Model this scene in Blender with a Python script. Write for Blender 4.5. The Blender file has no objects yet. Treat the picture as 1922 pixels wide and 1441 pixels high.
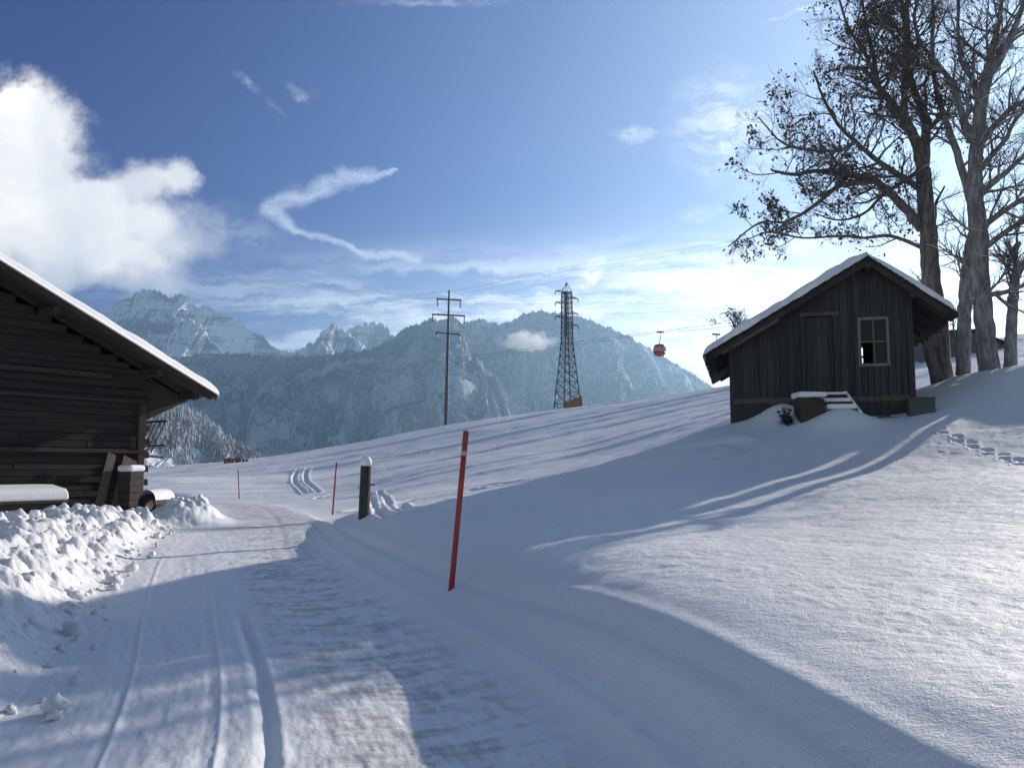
import bpy, math, random
import numpy as np
from mathutils import Vector
R = math.radians
sc = bpy.context.scene
C = sc.collection
rng = np.random.default_rng(7)
random.seed(7)

# ---------------------------------------------------------------- camera
F, CX, CY, PITCH = 1610.0, 961.0, 720.5, math.atan(160 / 1610)
cd = bpy.data.cameras.new('camera'); cam = bpy.data.objects.new('camera', cd); C.objects.link(cam)
cam.location = (0, 0, 0); cam.rotation_euler = (math.pi / 2 + PITCH, 0, 0)
cd.sensor_width = 36; cd.lens = 36 * F / 1922; cd.clip_start = .05; cd.clip_end = 60000
sc.camera = cam

# ---------------------------------------------------------------- light
SUN_AZ, SUN_EL = R(42.5), R(18.2)
sd = (math.sin(SUN_AZ) * math.cos(SUN_EL), math.cos(SUN_AZ) * math.cos(SUN_EL), math.sin(SUN_EL))
sl = bpy.data.lights.new('sun', 'SUN'); so = bpy.data.objects.new('sun', sl); C.objects.link(so)
sl.energy = 5.0; sl.angle = R(.5); sl.color = (1, .92, .80)
so.rotation_euler = Vector(sd).to_track_quat('Z', 'Y').to_euler()
sc.view_settings.view_transform = 'Standard'; sc.view_settings.look = 'None'
sc.view_settings.exposure = 0.34; sc.view_settings.gamma = 1
sc.cycles.use_denoising = True
sc.cycles.max_bounces = 6; sc.cycles.diffuse_bounces = 3; sc.cycles.volume_bounces = 1
sc.cycles.transparent_max_bounces = 12

def ray(px, py):
    a = (px - CX) / F; b = (CY - py) / F
    c, s = math.cos(PITCH), math.sin(PITCH)
    return np.array([a, c - b * s, s + b * c])
def P(px, py, Y):
    d = ray(px, py); return d * (Y / d[1])
def uv(px, py):
    d = ray(px, py); return d[0] / d[1], d[2] / d[1]

# ---------------------------------------------------------------- world: sky with clouds by direction
world = bpy.data.worlds.new('World'); sc.world = world; world.use_nodes = True
nt = world.node_tree; nt.nodes.clear()
class NG:
    def __init__(s, nt): s.nt = nt; s.n = nt.nodes; s.l = nt.links
    def node(s, t, **kw):
        n = s.n.new(t)
        for k, v in kw.items(): setattr(n, k, v)
        return n
    def put(s, sock, v):
        if v is None: return
        if isinstance(v, bpy.types.NodeSocket): s.l.new(v, sock)
        else: sock.default_value = v
    def m(s, op, a, b=None, c=None, clamp=False):
        n = s.node('ShaderNodeMath', operation=op, use_clamp=clamp)
        s.put(n.inputs[0], a); s.put(n.inputs[1], b); s.put(n.inputs[2], c)
        return n.outputs[0]
    def vm(s, op, a, b=None, out=0):
        n = s.node('ShaderNodeVectorMath', operation=op)
        s.put(n.inputs[0], a); s.put(n.inputs[1], b)
        return n.outputs[out]
    def sm(s, v, lo, hi, a=0., b=1.):
        n = s.node('ShaderNodeMapRange', interpolation_type='SMOOTHSTEP')
        s.put(n.inputs['Value'], v); s.put(n.inputs['From Min'], lo); s.put(n.inputs['From Max'], hi)
        s.put(n.inputs['To Min'], a); s.put(n.inputs['To Max'], b)
        return n.outputs[0]
    def noise(s, vec, scale, detail=4, rough=.55, col=False, dist=0):
        n = s.node('ShaderNodeTexNoise')
        s.put(n.inputs['Vector'], vec); s.put(n.inputs['Scale'], scale); s.put(n.inputs['Detail'], detail)
        s.put(n.inputs['Roughness'], rough); s.put(n.inputs['Distortion'], dist)
        return n.outputs['Color'] if col else n.outputs['Fac']
    def mix(s, f, a, b, mode='MIX'):
        n = s.node('ShaderNodeMix', data_type='RGBA', blend_type=mode)
        s.put(n.inputs[0], f); s.put(n.inputs[6], a); s.put(n.inputs[7], b)
        return n.outputs[2]
    def comb(s, x, y, z=0.):
        n = s.node('ShaderNodeCombineXYZ'); s.put(n.inputs[0], x); s.put(n.inputs[1], y); s.put(n.inputs[2], z)
        return n.outputs[0]
    def sep(s, v):
        n = s.node('ShaderNodeSeparateXYZ'); s.put(n.inputs[0], v); return n.outputs

def build_world():
    g = NG(nt)
    sky = g.node('ShaderNodeTexSky', sky_type='NISHITA', sun_disc=False)
    sky.sun_elevation = SUN_EL; sky.sun_rotation = SUN_AZ
    sky.altitude = 1200; sky.air_density = 1.15; sky.dust_density = .55; sky.ozone_density = 2.2
    tc = g.node('ShaderNodeTexCoord')
    x, y, z = g.sep(tc.outputs['Generated'])
    yy = g.m('MAXIMUM', y, .02)
    u = g.m('DIVIDE', x, yy); v = g.m('DIVIDE', z, yy)
    front = g.sm(y, .05, .2)
    p0 = g.comb(u, v)
    # two domain warps
    w = g.noise(p0, 9, 5, .6, col=True)
    wv = g.vm('MULTIPLY', g.vm('SUBTRACT', w, (.5, .5, .5)), (.11, .11, 0))
    pw = g.vm('ADD', p0, wv)
    w2 = g.noise(p0, 26, 4, .62, col=True)
    wv2 = g.vm('MULTIPLY', g.vm('SUBTRACT', w2, (.5, .5, .5)), (.035, .03, 0))
    pc = g.vm('ADD', p0, wv2)
    def blob(vec, px, py, rx, ry, ang=0):
        cu, cv = uv(px, py)
        d = g.vm('SUBTRACT', vec, (cu, cv, 0))
        r = g.node('ShaderNodeVectorRotate', rotation_type='Z_AXIS'); g.put(r.inputs['Vector'], d); r.inputs['Angle'].default_value = -R(ang)
        d = g.vm('DIVIDE', r.outputs[0], (rx / F, ry / F, 1))
        return g.vm('LENGTH', d, out=1)
    def seg(vec, a, b, wa, wb):
        (ax, ay), (bx, by) = uv(*a), uv(*b)
        dx, dy = bx - ax, by - ay; L2 = dx * dx + dy * dy
        d = g.vm('SUBTRACT', vec, (ax, ay, 0))
        t = g.m('DIVIDE', g.vm('DOT_PRODUCT', d, (dx, dy, 0), out=1), L2, clamp=True)
        pr = g.comb(g.m('MULTIPLY', t, dx), g.m('MULTIPLY', t, dy))
        dist = g.vm('LENGTH', g.vm('SUBTRACT', d, pr), out=1)
        wd = g.m('MULTIPLY_ADD', t, (wb - wa) / F, wa / F)
        return g.m('DIVIDE', dist, wd)
    def mn(l):
        r = l[0]
        for q in l[1:]: r = g.m('SMOOTH_MIN', r, q, .25)
        return r
    # big cumulus bank over the barn
    cum = mn([blob(pw, -60, 340, 290, 210), blob(pw, 40, 250, 130, 125), blob(pw, 110, 420, 240, 105, -6), blob(pw, 30, 190, 60, 50),
              blob(pw, 190, 365, 100, 60, -20), blob(pw, 210, 470, 120, 45, -12)])
    lobe = mn([blob(pc, 262, 352, 70, 48, 10), blob(pc, 330, 335, 44, 34, -10), blob(pc, 285, 410, 40, 40, 0)])
    m_l = g.m('MULTIPLY', g.sm(g.m('ADD', lobe, g.m('MULTIPLY', g.m('SUBTRACT', g.noise(pc, 16, 9, .7), .5), 1.9)), 1.35, .35), .82)
    dn = g.noise(pc, 13, 9, .66)
    cd_ = g.m('ADD', cum, g.m('MULTIPLY', g.m('SUBTRACT', dn, .5), .9))
    soft = g.sm(v, uv(0, 500)[1], uv(0, 360)[1], 1.3, 1.08)
    m_c = g.sm(cd_, soft, g.m('SUBTRACT', g.m('MULTIPLY', soft, -1.), -1.68))
    # softer low skirt of the cumulus
    sk = mn([blob(pw, 150, 505, 210, 42, -4), blob(pw, 330, 440, 100, 50), blob(pw, 270, 530, 100, 30)])
    m_s = g.m('MULTIPLY', g.sm(sk, 1.25, .3), .55)
    # hooked trail
    tr = [seg(pc, (735, 322), (650, 334), 4, 18), seg(pc, (650, 334), (560, 372), 14, 17), seg(pc, (560, 372), (500, 392), 18, 15),
          seg(pc, (500, 392), (560, 432), 15, 9), seg(pc, (560, 432), (660, 466), 8, 6), seg(pc, (660, 466), (790, 492), 6, 10)]
    t = tr[0]
    for q in tr[1:]: t = g.m('MINIMUM', t, q)
    fib = g.noise(g.vm('MULTIPLY', pc, (40, 100, 1)), 1, 7, .7)
    m_t = g.m('MULTIPLY', g.sm(g.m('ADD', t, g.m('MULTIPLY', g.m('SUBTRACT', fib, .5), 1.6)), 1.7, .0), g.sm(fib, .3, .65, .32, .72))
    # wisps
    ws = []
    for a in [(458, 152, 30, 8, -32, .40), (480, 164, 14, 9, -30, .3), (553, 172, 26, 9, -35, .22), (568, 184, 9, 12, -70, .38), (590, 178, 12, 9, 60, .15), (520, 203, 34, 7, -42, .13), (1190, 252, 46, 14, 0, .4), (1375, 240, 110, 120, 50, .38),
              (1320, 402, 40, 14, 10, .4), (1105, 515, 42, 20, 50, 1.3), (1197, 515, 22, 7, 40, .45),
              (800, 2, 150, 10, 0, .28), (1500, 22, 80, 5, 12, .28), (430, 430, 120, 45, -10, .25), (1120, 560, 24, 60, 0, .2),
              (1290, 655, 170, 50, -12, .95), (1000, 590, 60, 14, 12, .8), (1370, 700, 200, 50, 0, .9), (700, 640, 120, 20, 0, .4),
              (5, 130, 20, 14, 0, .3), (990, 570, 70, 12, 0, .5)]:
        d = blob(pc, *a[:5])
        ws.append(g.m('MULTIPLY', g.sm(d, 1.45, .15), a[5]))
    m_w = ws[0]
    for q in ws[1:]: m_w = g.m('MAXIMUM', m_w, q)
    m_w = g.m('MULTIPLY', m_w, g.sm(g.noise(g.vm('MULTIPLY', pc, (22, 44, 1)), 1, 6, .7), .38, .62, .15, 1.))
    # low cirrus streaks, thicker towards the horizon and the sun
    st = g.noise(g.vm('MULTIPLY', pc, (3.2, 26, 1)), 1, 6, .58)
    st2 = g.noise(g.vm('MULTIPLY', pc, (7, 60, 1)), 1.3, 5, .6)
    lowv = g.m('ADD', v, g.m('MULTIPLY', u, -.045))
    low = g.m('MULTIPLY', g.sm(lowv, .29, .19), g.sm(g.m('ADD', g.m('MULTIPLY', st, .65), g.m('MULTIPLY', st2, .35)), .42, .58))
    low = g.m('MULTIPLY', low, g.sm(u, -.55, .0, .45, .9))
    veil = g.m('MULTIPLY', g.sm(lowv, .34, .08), g.sm(u, -.5, .5, .12, .62))
    # milky air round the sun
    dt = g.vm('DOT_PRODUCT', tc.outputs['Generated'], sd, out=1)
    glow = g.m('MULTIPLY', g.m('POWER', g.m('MAXIMUM', dt, 0.), 9.), .55)
    tint = g.mix(g.sm(dt, .9, .35), (.20, .34, .70, 1), (.03, .10, .44, 1))
    tint = g.mix(front, (1.05, .92, .84, 1), tint)
    base = g.mix(1., sky.outputs[0], tint, 'MULTIPLY')
    bright = g.sm(u, -.4, .45, 0., 1.)
    white = g.mix(bright, (6.0, 6.7, 7.6, 1), (13.0, 12.8, 12.2, 1))
    c = g.mix(g.m('MULTIPLY', glow, front), base, (8.6, 9.8, 11.6, 1))
    def over(c, m, col): return g.mix(g.m('MULTIPLY', m, front, clamp=True), c, col)
    c = over(c, veil, white); c = over(c, low, white); c = over(c, m_w, white); c = over(c, m_t, (6.2, 6.9, 8.2, 1))
    c = over(c, m_s, (6.2, 6.5, 7.2, 1))
    shade = g.sm(g.m('ADD', g.noise(pw, 7, 4, .55), g.m('MULTIPLY', v, .0)), .35, .7)
    cc = g.mix(shade, (7.6, 7.8, 8.1, 1), (10.5, 10.1, 9.4, 1))
    c = over(c, m_l, cc); c = over(c, m_c, cc)
    bg = g.node('ShaderNodeBackground'); bg.inputs[1].default_value = .1
    g.l.new(c, bg.inputs[0])
    o = g.node('ShaderNodeOutputWorld'); g.l.new(bg.outputs[0], o.inputs[0])
build_world()

# ---------------------------------------------------------------- numpy noise
def _h(ix, iy, seed):
    n = (ix.astype(np.int64) * 374761393 + iy.astype(np.int64) * 668265263 + seed * 1442695041) & 0xffffffff
    n = ((n ^ (n >> 13)) * 1274126177) & 0xffffffff
    return ((n ^ (n >> 16)) & 0xffff) / 65535.0
def vn(x, y, seed=0):
    x = np.asarray(x, float); y = np.asarray(y, float)
    ix = np.floor(x); iy = np.floor(y); fx = x - ix; fy = y - iy
    fx = fx * fx * fx * (fx * (fx * 6 - 15) + 10); fy = fy * fy * fy * (fy * (fy * 6 - 15) + 10)
    a = _h(ix, iy, seed); b = _h(ix + 1, iy, seed); c = _h(ix, iy + 1, seed); d = _h(ix + 1, iy + 1, seed)
    return (a + (b - a) * fx + (c - a) * fy + (a - b - c + d) * fx * fy) * 2 - 1
def fbm(x, y, o=4, seed=0, g=.5):
    s = 0; a = 1
    for i in range(o):
        s = s + a * vn(x * 2 ** i + 17.3 * i, y * 2 ** i - 9.1 * i, seed + i); a *= g
    return s
def ss(a, b, x):
    t = np.clip((x - a) / (b - a), 0, 1); return t * t * (3 - 2 * t)

# ---------------------------------------------------------------- materials
def mat(name, base, rough=.7, metal=0., bump=None, var=None, spec=.5, coord='Object', stretch=(1, 1, 1)):
    m = bpy.data.materials.new(name); m.use_nodes = True
    g = NG(m.node_tree); b = m.node_tree.nodes['Principled BSDF']
    b.inputs['Roughness'].default_value = rough; b.inputs['Metallic'].default_value = metal
    b.inputs['Specular IOR Level'].default_value = spec
    tc = g.node('ShaderNodeTexCoord'); vec = g.vm('MULTIPLY', tc.outputs[coord], stretch)
    col = (*base, 1)
    if var:
        scale, amt, other = var
        n = g.noise(vec, scale, 5, .6)
        col = g.mix(g.m('MULTIPLY', g.sm(n, .35, .7), amt), (*base, 1), (*other, 1))
    g.put(b.inputs['Base Color'], col)
    if bump:
        n = g.noise(vec, bump[0], 5, .6)
        bp = g.node('ShaderNodeBump'); bp.inputs['Strength'].default_value = bump[1]; bp.inputs['Distance'].default_value = bump[2]
        g.l.new(n, bp.inputs['Height']); g.l.new(bp.outputs[0], b.inputs['Normal'])
    return m

def snow_mat(name, grain=1.0, road=False, chunk=False):
    m = bpy.data.materials.new(name); m.use_nodes = True
    g = NG(m.node_tree); b = m.node_tree.nodes['Principled BSDF']
    b.inputs['Roughness'].default_value = .62; b.inputs['Specular IOR Level'].default_value = .25
    geo = g.node('ShaderNodeNewGeometry'); pos = geo.outputs['Position']
    big = g.noise(pos, .35, 4, .55)
    col = g.mix(g.sm(big, .3, .7), (.84, .825, .845, 1), (.90, .88, .89, 1))
    cd_ = g.node('ShaderNodeCameraData')
    h1 = g.noise(g.vm('MULTIPLY', pos, (15, 19, 15)), 1, 5, .68)
    h2 = g.noise(pos, 70, 3, .6)
    h3 = g.noise(g.vm('MULTIPLY', pos, (3.2, 5.5, 3)), 1, 3, .55)
    h = g.m('ADD', g.m('MULTIPLY', g.m('MULTIPLY', h1, g.sm(big, .3, .65, .45, 1.)), .75), g.m('ADD', g.m('MULTIPLY', h2, .22), g.m('MULTIPLY', h3, .45)))
    dist = .036 * grain
    if road:
        at = g.node('ShaderNodeAttribute', attribute_name='rc')
        rc = at.outputs['Vector']; la, al, _ = g.sep(rc)
        # worn gritty lane showing through the packed snow
        lane = g.m('MULTIPLY', g.sm(la, -.25, .25), g.sm(la, 1.7, 1.1))
        st = g.noise(g.vm('MULTIPLY', rc, (1.3, 3.2, 1)), 1, 6, .7)
        st2 = g.noise(g.vm('MULTIPLY', rc, (7, 2.0, 1)), 1, 5, .7)
        far = g.sm(al, 16, 26)
        d = g.m('MULTIPLY', lane, g.sm(g.m('ADD', g.m('MULTIPLY', st, .6), g.m('MULTIPLY', st2, .4)), .44, .60))
        d = g.m('MAXIMUM', g.m('MULTIPLY', d, .62), g.m('MULTIPLY', g.m('MULTIPLY', far, g.sm(la, -.9, .0)), g.sm(st, .38, .6, 0, .6)))
        fine = g.noise(g.vm('MULTIPLY', rc, (16, 11, 1)), 1, 4, .75)
        d = g.m('ADD', d, g.m('MULTIPLY', g.sm(fine, .56, .72), .22))
        col = g.mix(d, col, (.27, .235, .20, 1))
        b.inputs['Roughness'].default_value = .5
        dist = .010
    if chunk:
        n = g.noise(pos, 3.1, 5, .65)
        col = g.mix(g.m('MULTIPLY', g.sm(n, .58, .72), .35), col, (.45, .42, .40, 1))
    g.put(b.inputs['Base Color'], col)
    bp = g.node('ShaderNodeBump'); bp.inputs['Strength'].default_value = .9; bp.inputs['Distance'].default_value = dist
    g.l.new(h, bp.inputs['Height']); g.l.new(bp.outputs[0], b.inputs['Normal'])
    return m

def wood_mat(name, base, other, rough=.85, axis='Z', board=.18):
    """weathered boards: grain runs along axis, tone changes from mesh piece to mesh piece"""
    m = bpy.data.materials.new(name); m.use_nodes = True
    g = NG(m.node_tree); b = m.node_tree.nodes['Principled BSDF']
    b.inputs['Roughness'].default_value = rough; b.inputs['Specular IOR Level'].default_value = .3
    tc = g.node('ShaderNodeTexCoord'); st = {'X': (1, 22, 22), 'Y': (22, 1, 22), 'Z': (22, 22, 1)}[axis]
    vec = g.vm('MULTIPLY', tc.outputs['Object'], st)
    n = g.noise(vec, .8, 6, .65)
    geo = g.node('ShaderNodeNewGeometry')
    rnd = geo.outputs['Random Per Island']
    f = g.m('ADD', g.m('MULTIPLY', g.sm(n, .3, .7), .6), g.m('MULTIPLY', rnd, .4), clamp=True)
    g.put(b.inputs['Base Color'], g.mix(f, (*base, 1), (*other, 1)))
    bp = g.node('ShaderNodeBump'); bp.inputs['Strength'].default_value = .7; bp.inputs['Distance'].default_value = .01
    g.l.new(n, bp.inputs['Height']); g.l.new(bp.outputs[0], b.inputs['Normal'])
    return m

M = {}
M['snow'] = snow_mat('snow'); M['roofsnow'] = snow_mat('roof_snow', .5)
M['road'] = snow_mat('packed_snow', road=True); M['bank'] = snow_mat('ploughed_snow', 1.2, chunk=True)
M['hutwood'] = wood_mat('hut_boards', (.016, .016, .017), (.070, .064, .060))
M['barnwood'] = wood_mat('barn_logs', (.013, .011, .011), (.048, .036, .031), axis='X')
M['beam'] = wood_mat('dark_beams', (.022, .017, .015), (.07, .05, .04), axis='X')
M['roofwood'] = wood_mat('roof_boards', (.02, .018, .017), (.055, .045, .04), axis='Y')
M['frame'] = wood_mat('window_frame_wood', (.13, .115, .085), (.24, .21, .16))
M['plank'] = wood_mat('grey_planks', (.05, .04, .035), (.14, .11, .09))
M['crate'] = wood_mat('old_crate_wood', (.03, .025, .021), (.075, .06, .05), axis='X')
M['bark'] = mat('bark', (.075, .068, .064), .9, var=(9, 1, (.20, .18, .17)), bump=(22, .9, .03), stretch=(1, 1, .25))
M['bark_glare'] = mat('glare_bark', (.15, .145, .145), .9, var=(9, 1, (.34, .33, .33)), bump=(22, .9, .03), stretch=(1, 1, .25))  # bark colour lightened to paint in the hazy backlight glare on the trunks
M['twig'] = mat('twigs', (.09, .078, .07), .9, var=(3, 1, (.20, .18, .165)))
M['leaf'] = mat('dry_leaves', (.07, .048, .034), .8, var=(2.5, 1, (.15, .10, .065)))
M['steel'] = mat('grey_steel', (.10, .115, .12), .5, .6, var=(3, .6, (.05, .06, .06)))
M['darkmetal'] = mat('dark_steel', (.03, .034, .036), .5, .5)
M['insul'] = mat('insulator', (.10, .06, .04), .3)
M['wire'] = mat('wire', (.05, .055, .06), .5, .5)
M['orange'] = mat('orange_board', (.22, .11, .035), .7, var=(1.5, .8, (.09, .05, .03)))
M['red'] = mat('red_pole', (.46, .045, .025), .6, var=(5, .8, (.24, .03, .022)), bump=(30, .3, .003))
M['white'] = mat('white_band', (.5, .42, .40), .5)
M['post'] = mat('dark_post', (.03, .032, .028), .85, var=(8, 1, (.075, .07, .06)), bump=(20, .6, .01), stretch=(1, 1, .2))
M['cabin'] = mat('cabin_red', (.30, .03, .025), .35)
M['glass'] = mat('cabin_glass', (.42, .30, .28), .15, 0)
M['pane'] = mat('window_pane', (.02, .022, .022), .3, spec=.15)
M['greyplastic'] = mat('grey_panel', (.07, .078, .07), .7, var=(2, .6, (.045, .05, .045)))

# ---------------------------------------------------------------- mesh helpers
def mesh(name, V, Fc, m=None, smooth=False):
    me = bpy.data.meshes.new(name)
    V = np.asarray(V, float)
    if isinstance(Fc, np.ndarray):
        k = Fc.shape[1]
        me.vertices.add(len(V)); me.vertices.foreach_set('co', V.ravel().astype(np.float32))
        me.loops.add(Fc.size); me.loops.foreach_set('vertex_index', Fc.ravel().astype(np.int32))
        me.polygons.add(len(Fc)); me.polygons.foreach_set('loop_start', np.arange(0, Fc.size, k, dtype=np.int32))
        me.update(calc_edges=True)
    else:
        me.from_pydata(V.tolist(), [], Fc)
    if smooth: me.polygons.foreach_set('use_smooth', np.ones(len(me.polygons), bool))
    if m: me.materials.append(m)
    me.update(); return me
def link(name, me, parent=None):
    o = bpy.data.objects.new(name, me); C.objects.link(o)
    if parent: o.parent = parent
    return o
def tag(o, label=None, cat=None, group=None, kind=None):
    for k, v in (('label', label), ('category', cat), ('group', group), ('kind', kind)):
        if v: o[k] = v
    return o
def empty(name, loc, rz=0., **kw):
    o = bpy.data.objects.new(name, None); C.objects.link(o); o.location = loc; o.rotation_euler = (0, 0, rz)
    o.empty_display_size = .2
    return tag(o, **kw)
class MB:
    def __init__(s): s.V = []; s.F = []; s.n = 0; s.cuts = []
    def add(s, V, Fc):
        V = [tuple(v) for v in V]; s.cuts.append((len(s.V), len(s.F)))
        s.V += V; s.F += [tuple(i + s.n for i in f) for f in Fc]; s.n += len(V)
    def box(s, x0, x1, y0, y1, z0, z1, jit=0.):
        V = [(x, y, z) for x in (x0, x1) for y in (y0, y1) for z in (z0, z1)]
        if jit: V = [tuple(c + random.uniform(-jit, jit) for c in v) for v in V]
        s.add(V, [(0, 1, 3, 2), (4, 6, 7, 5), (0, 4, 5, 1), (2, 3, 7, 6), (0, 2, 6, 4), (1, 5, 7, 3)])
    def bar(s, a, b, w, h=None, up=(0, 0, 1)):
        h = h or w; a = Vector(a); b = Vector(b); d = (b - a).normalized(); u = Vector(up)
        if abs(d.dot(u)) > .98: u = Vector((1, 0, 0))
        x = d.cross(u).normalized(); y = x.cross(d).normalized()
        V = []
        for p in (a, b):
            for i, j in ((-1, -1), (1, -1), (1, 1), (-1, 1)): V.append(p + x * (w / 2 * i) + y * (h / 2 * j))
        s.add(V, [(0, 3, 2, 1), (4, 5, 6, 7), (0, 1, 5, 4), (1, 2, 6, 5), (2, 3, 7, 6), (3, 0, 4, 7)])
    def tube(s, pts, rad, n=8, caps=True):
        pts = [Vector(p) for p in pts]; k = len(pts)
        if not hasattr(rad, '__len__'): rad = [rad] * k
        V = []; pr = None
        for i, p in enumerate(pts):
            d = (pts[min(i + 1, k - 1)] - pts[max(i - 1, 0)]).normalized()
            if pr is None:
                pr = d.orthogonal().normalized()
            else:
                pr = (pr - d * pr.dot(d)); pr = pr.normalized() if pr.length > 1e-6 else d.orthogonal().normalized()
            q = d.cross(pr)
            for j in range(n):
                a = 2 * math.pi * j / n
                V.append(p + pr * (math.cos(a) * rad[i]) + q * (math.sin(a) * rad[i]))
        Fc = [(i * n + j, i * n + (j + 1) % n, (i + 1) * n + (j + 1) % n, (i + 1) * n + j) for i in range(k - 1) for j in range(n)]
        if caps: Fc += [tuple(range(n))[::-1], tuple((k - 1) * n + j for j in range(n))]
        s.add(V, Fc)
    def lathe(s, prof, n=16, c=(0, 0, 0)):
        V = [(c[0] + r * math.cos(2 * math.pi * j / n), c[1] + r * math.sin(2 * math.pi * j / n), c[2] + z) for r, z in prof for j in range(n)]
        k = len(prof)
        s.add(V, [(i * n + j, i * n + (j + 1) % n, (i + 1) * n + (j + 1) % n, (i + 1) * n + j) for i in range(k - 1) for j in range(n)]
              + [tuple(range(n))[::-1], tuple((k - 1) * n + j for j in range(n))])
    def prism(s, poly, a0, a1, plane='xz'):
        """poly of 2D points extruded along the third axis"""
        n = len(poly)
        if plane == 'xz': V = [(x, a0, z) for x, z in poly] + [(x, a1, z) for x, z in poly]
        else: V = [(a0, y, z) for y, z in poly] + [(a1, y, z) for y, z in poly]
        s.add(V, [tuple(range(n)), tuple(range(2 * n - 1, n - 1, -1))] + [(i, i + n, (i + 1) % n + n, (i + 1) % n) for i in range(n)])
    def build_each(s, name, m, parent=None, per=1, bevel=0):
        k0 = 0; fs = s.F; cuts = s.cuts + [(len(s.V), len(s.F))]
        for i in range(0, len(cuts) - 1, per):
            (v0, f0), (v1, f1) = cuts[i], cuts[min(i + per, len(cuts) - 1)]
            q = MB(); q.V = s.V[v0:v1]; q.F = [tuple(k - v0 for k in f) for f in s.F[f0:f1]]; q.n = v1 - v0
            o = q.build(name, m, parent, bevel=bevel)
        return o
    def build(s, name, m, parent=None, smooth=False, bevel=0):
        o = link(name, mesh(name, s.V, s.F, m, smooth), parent)
        if bevel:
            b = o.modifiers.new('b', 'BEVEL'); b.width = bevel; b.segments = 2; b.limit_method = 'ANGLE'
        return o

# ---------------------------------------------------------------- terrain function
ctrl = []
def cp(px, py, Y=None, z=None):
    d = ray(px, py)
    ctrl.append(d * (Y / d[1]) if Y is not None else d * (z / d[2]))
for a in [(1750, 1400, -1.02), (1500, 1318, -1.01), (1300, 1238, -.97), (1130, 1140, -.92), (1040, 1075, -.9), (960, 1020, -.88)]: cp(a[0], a[1], z=a[2])
for px, py, z in [(1300, 1000, -.74), (1600, 1000, -.70), (1900, 1000, -.66), (1922, 1200, -.88), (1922, 1380, -.94), (1700, 1150, -.86), (1500, 1150, -.87), (1300, 1130, -.87), (1700, 1300, -.95)]: cp(px, py, z=z)
for px, py, Y in [(1900, 900, 13), (1100, 950, 15), (1375, 797, 24), (1500, 790, 23.6), (1718, 772, 22.8), (1500, 860, 19), (1400, 900, 17), (1200, 900, 19),
                  (1922, 865, 15.5), (1750, 800, 20), (1792, 709, 26.5), (1876, 699, 26), (1950, 676, 24.5), (1753, 727, 27),
                  (1730, 735, 31), (1730, 700, 42), (1730, 668, 75), (1900, 655, 100), (1370, 725, 100), (1060, 766, 105), (840, 799, 100), (500, 861, 100),
                  (280, 885, 90), (1370, 760, 60), (1200, 780, 70), (1000, 850, 50), (1200, 850, 40), (1300, 800, 45), (800, 880, 50), (900, 930, 28),
                  (600, 900, 60), (1000, 900, 28), (1150, 880, 27), (1250, 840, 30), (1340, 815, 28), (400, 900, 70), (300, 900, 60), (800, 945, 25), (683, 968, 24.5), (740, 967, 25)]:
    cp(px, py, Y=Y)
for q in [(-16, 10, -1.45), (-20, 20, -1.45), (-11, 24, -1.4), (-14, 30, -1.5), (-12, 0, -1.5), (-30, 0, -2.2), (-40, 40, -2.6), (-25, 45, -2.), (0, -15, -1.4), (8, -10, -.6), (22, -5, .2), (8, 3, -.6), (12, 8, -.2),
          (22, 14, 2.2), (40, 40, 7.2), (-9, 50, -1.2), (60, 90, 15), (-3, 33, -1.1), (-7, 36, -1.45), (-12, 50, -1.55), (-30, -20, -2.2), (30, -25, 1.)]: ctrl.append(np.array(q, float))
ctrl = np.array(ctrl)
def tps(cp, lam=.02):
    X = cp[:, :2]; n = len(X)
    d2 = ((X[:, None] - X[None]) ** 2).sum(-1); K = .5 * d2 * np.log(d2 + 1e-9)
    A = np.zeros((n + 3, n + 3)); A[:n, :n] = K + lam * np.eye(n); A[:n, n] = 1; A[:n, n + 1:] = X; A[n, :n] = 1; A[n + 1:, :n] = X.T
    w = np.linalg.solve(A, np.r_[cp[:, 2], 0, 0, 0])
    def f(x, y):
        r = w[n] + w[n + 1] * x + w[n + 2] * y
        for i in range(n):
            d = (x - X[i, 0]) ** 2 + (y - X[i, 1]) ** 2
            r = r + w[i] * .5 * d * np.log(d + 1e-9)
        return r
    return f
FN = tps(ctrl)
RC = np.array([(3.2, -16), (1.0, -8), (-.15, 0), (-.85, 4.2), (-1.85, 7.2), (-3.15, 10.6), (-5.1, 16.1), (-7.3, 23.8), (-9.6, 31), (-12.6, 39), (-17.5, 46.5), (-24, 52), (-36, 57), (-60, 62)], float)
def road_coords(x, y):
    best = np.full(x.shape, 1e9); lat = np.zeros(x.shape); al = np.zeros(x.shape); acc = -16.5
    for i in range(len(RC) - 1):
        a, b = RC[i], RC[i + 1]; d = b - a; L = np.hypot(*d); d = d / L
        t = (x - a[0]) * d[0] + (y - a[1]) * d[1]
        tc = np.clip(t, 0, L); qx = x - a[0] - tc * d[0]; qy = y - a[1] - tc * d[1]; r = np.hypot(qx, qy)
        side = np.where((x - a[0]) * d[1] - (y - a[1]) * d[0] > 0, 1., -1.)
        k = r < best; best = np.where(k, r, best); lat = np.where(k, r * side, lat); al = np.where(k, acc + tc, al); acc += L
    return lat, al
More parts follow.
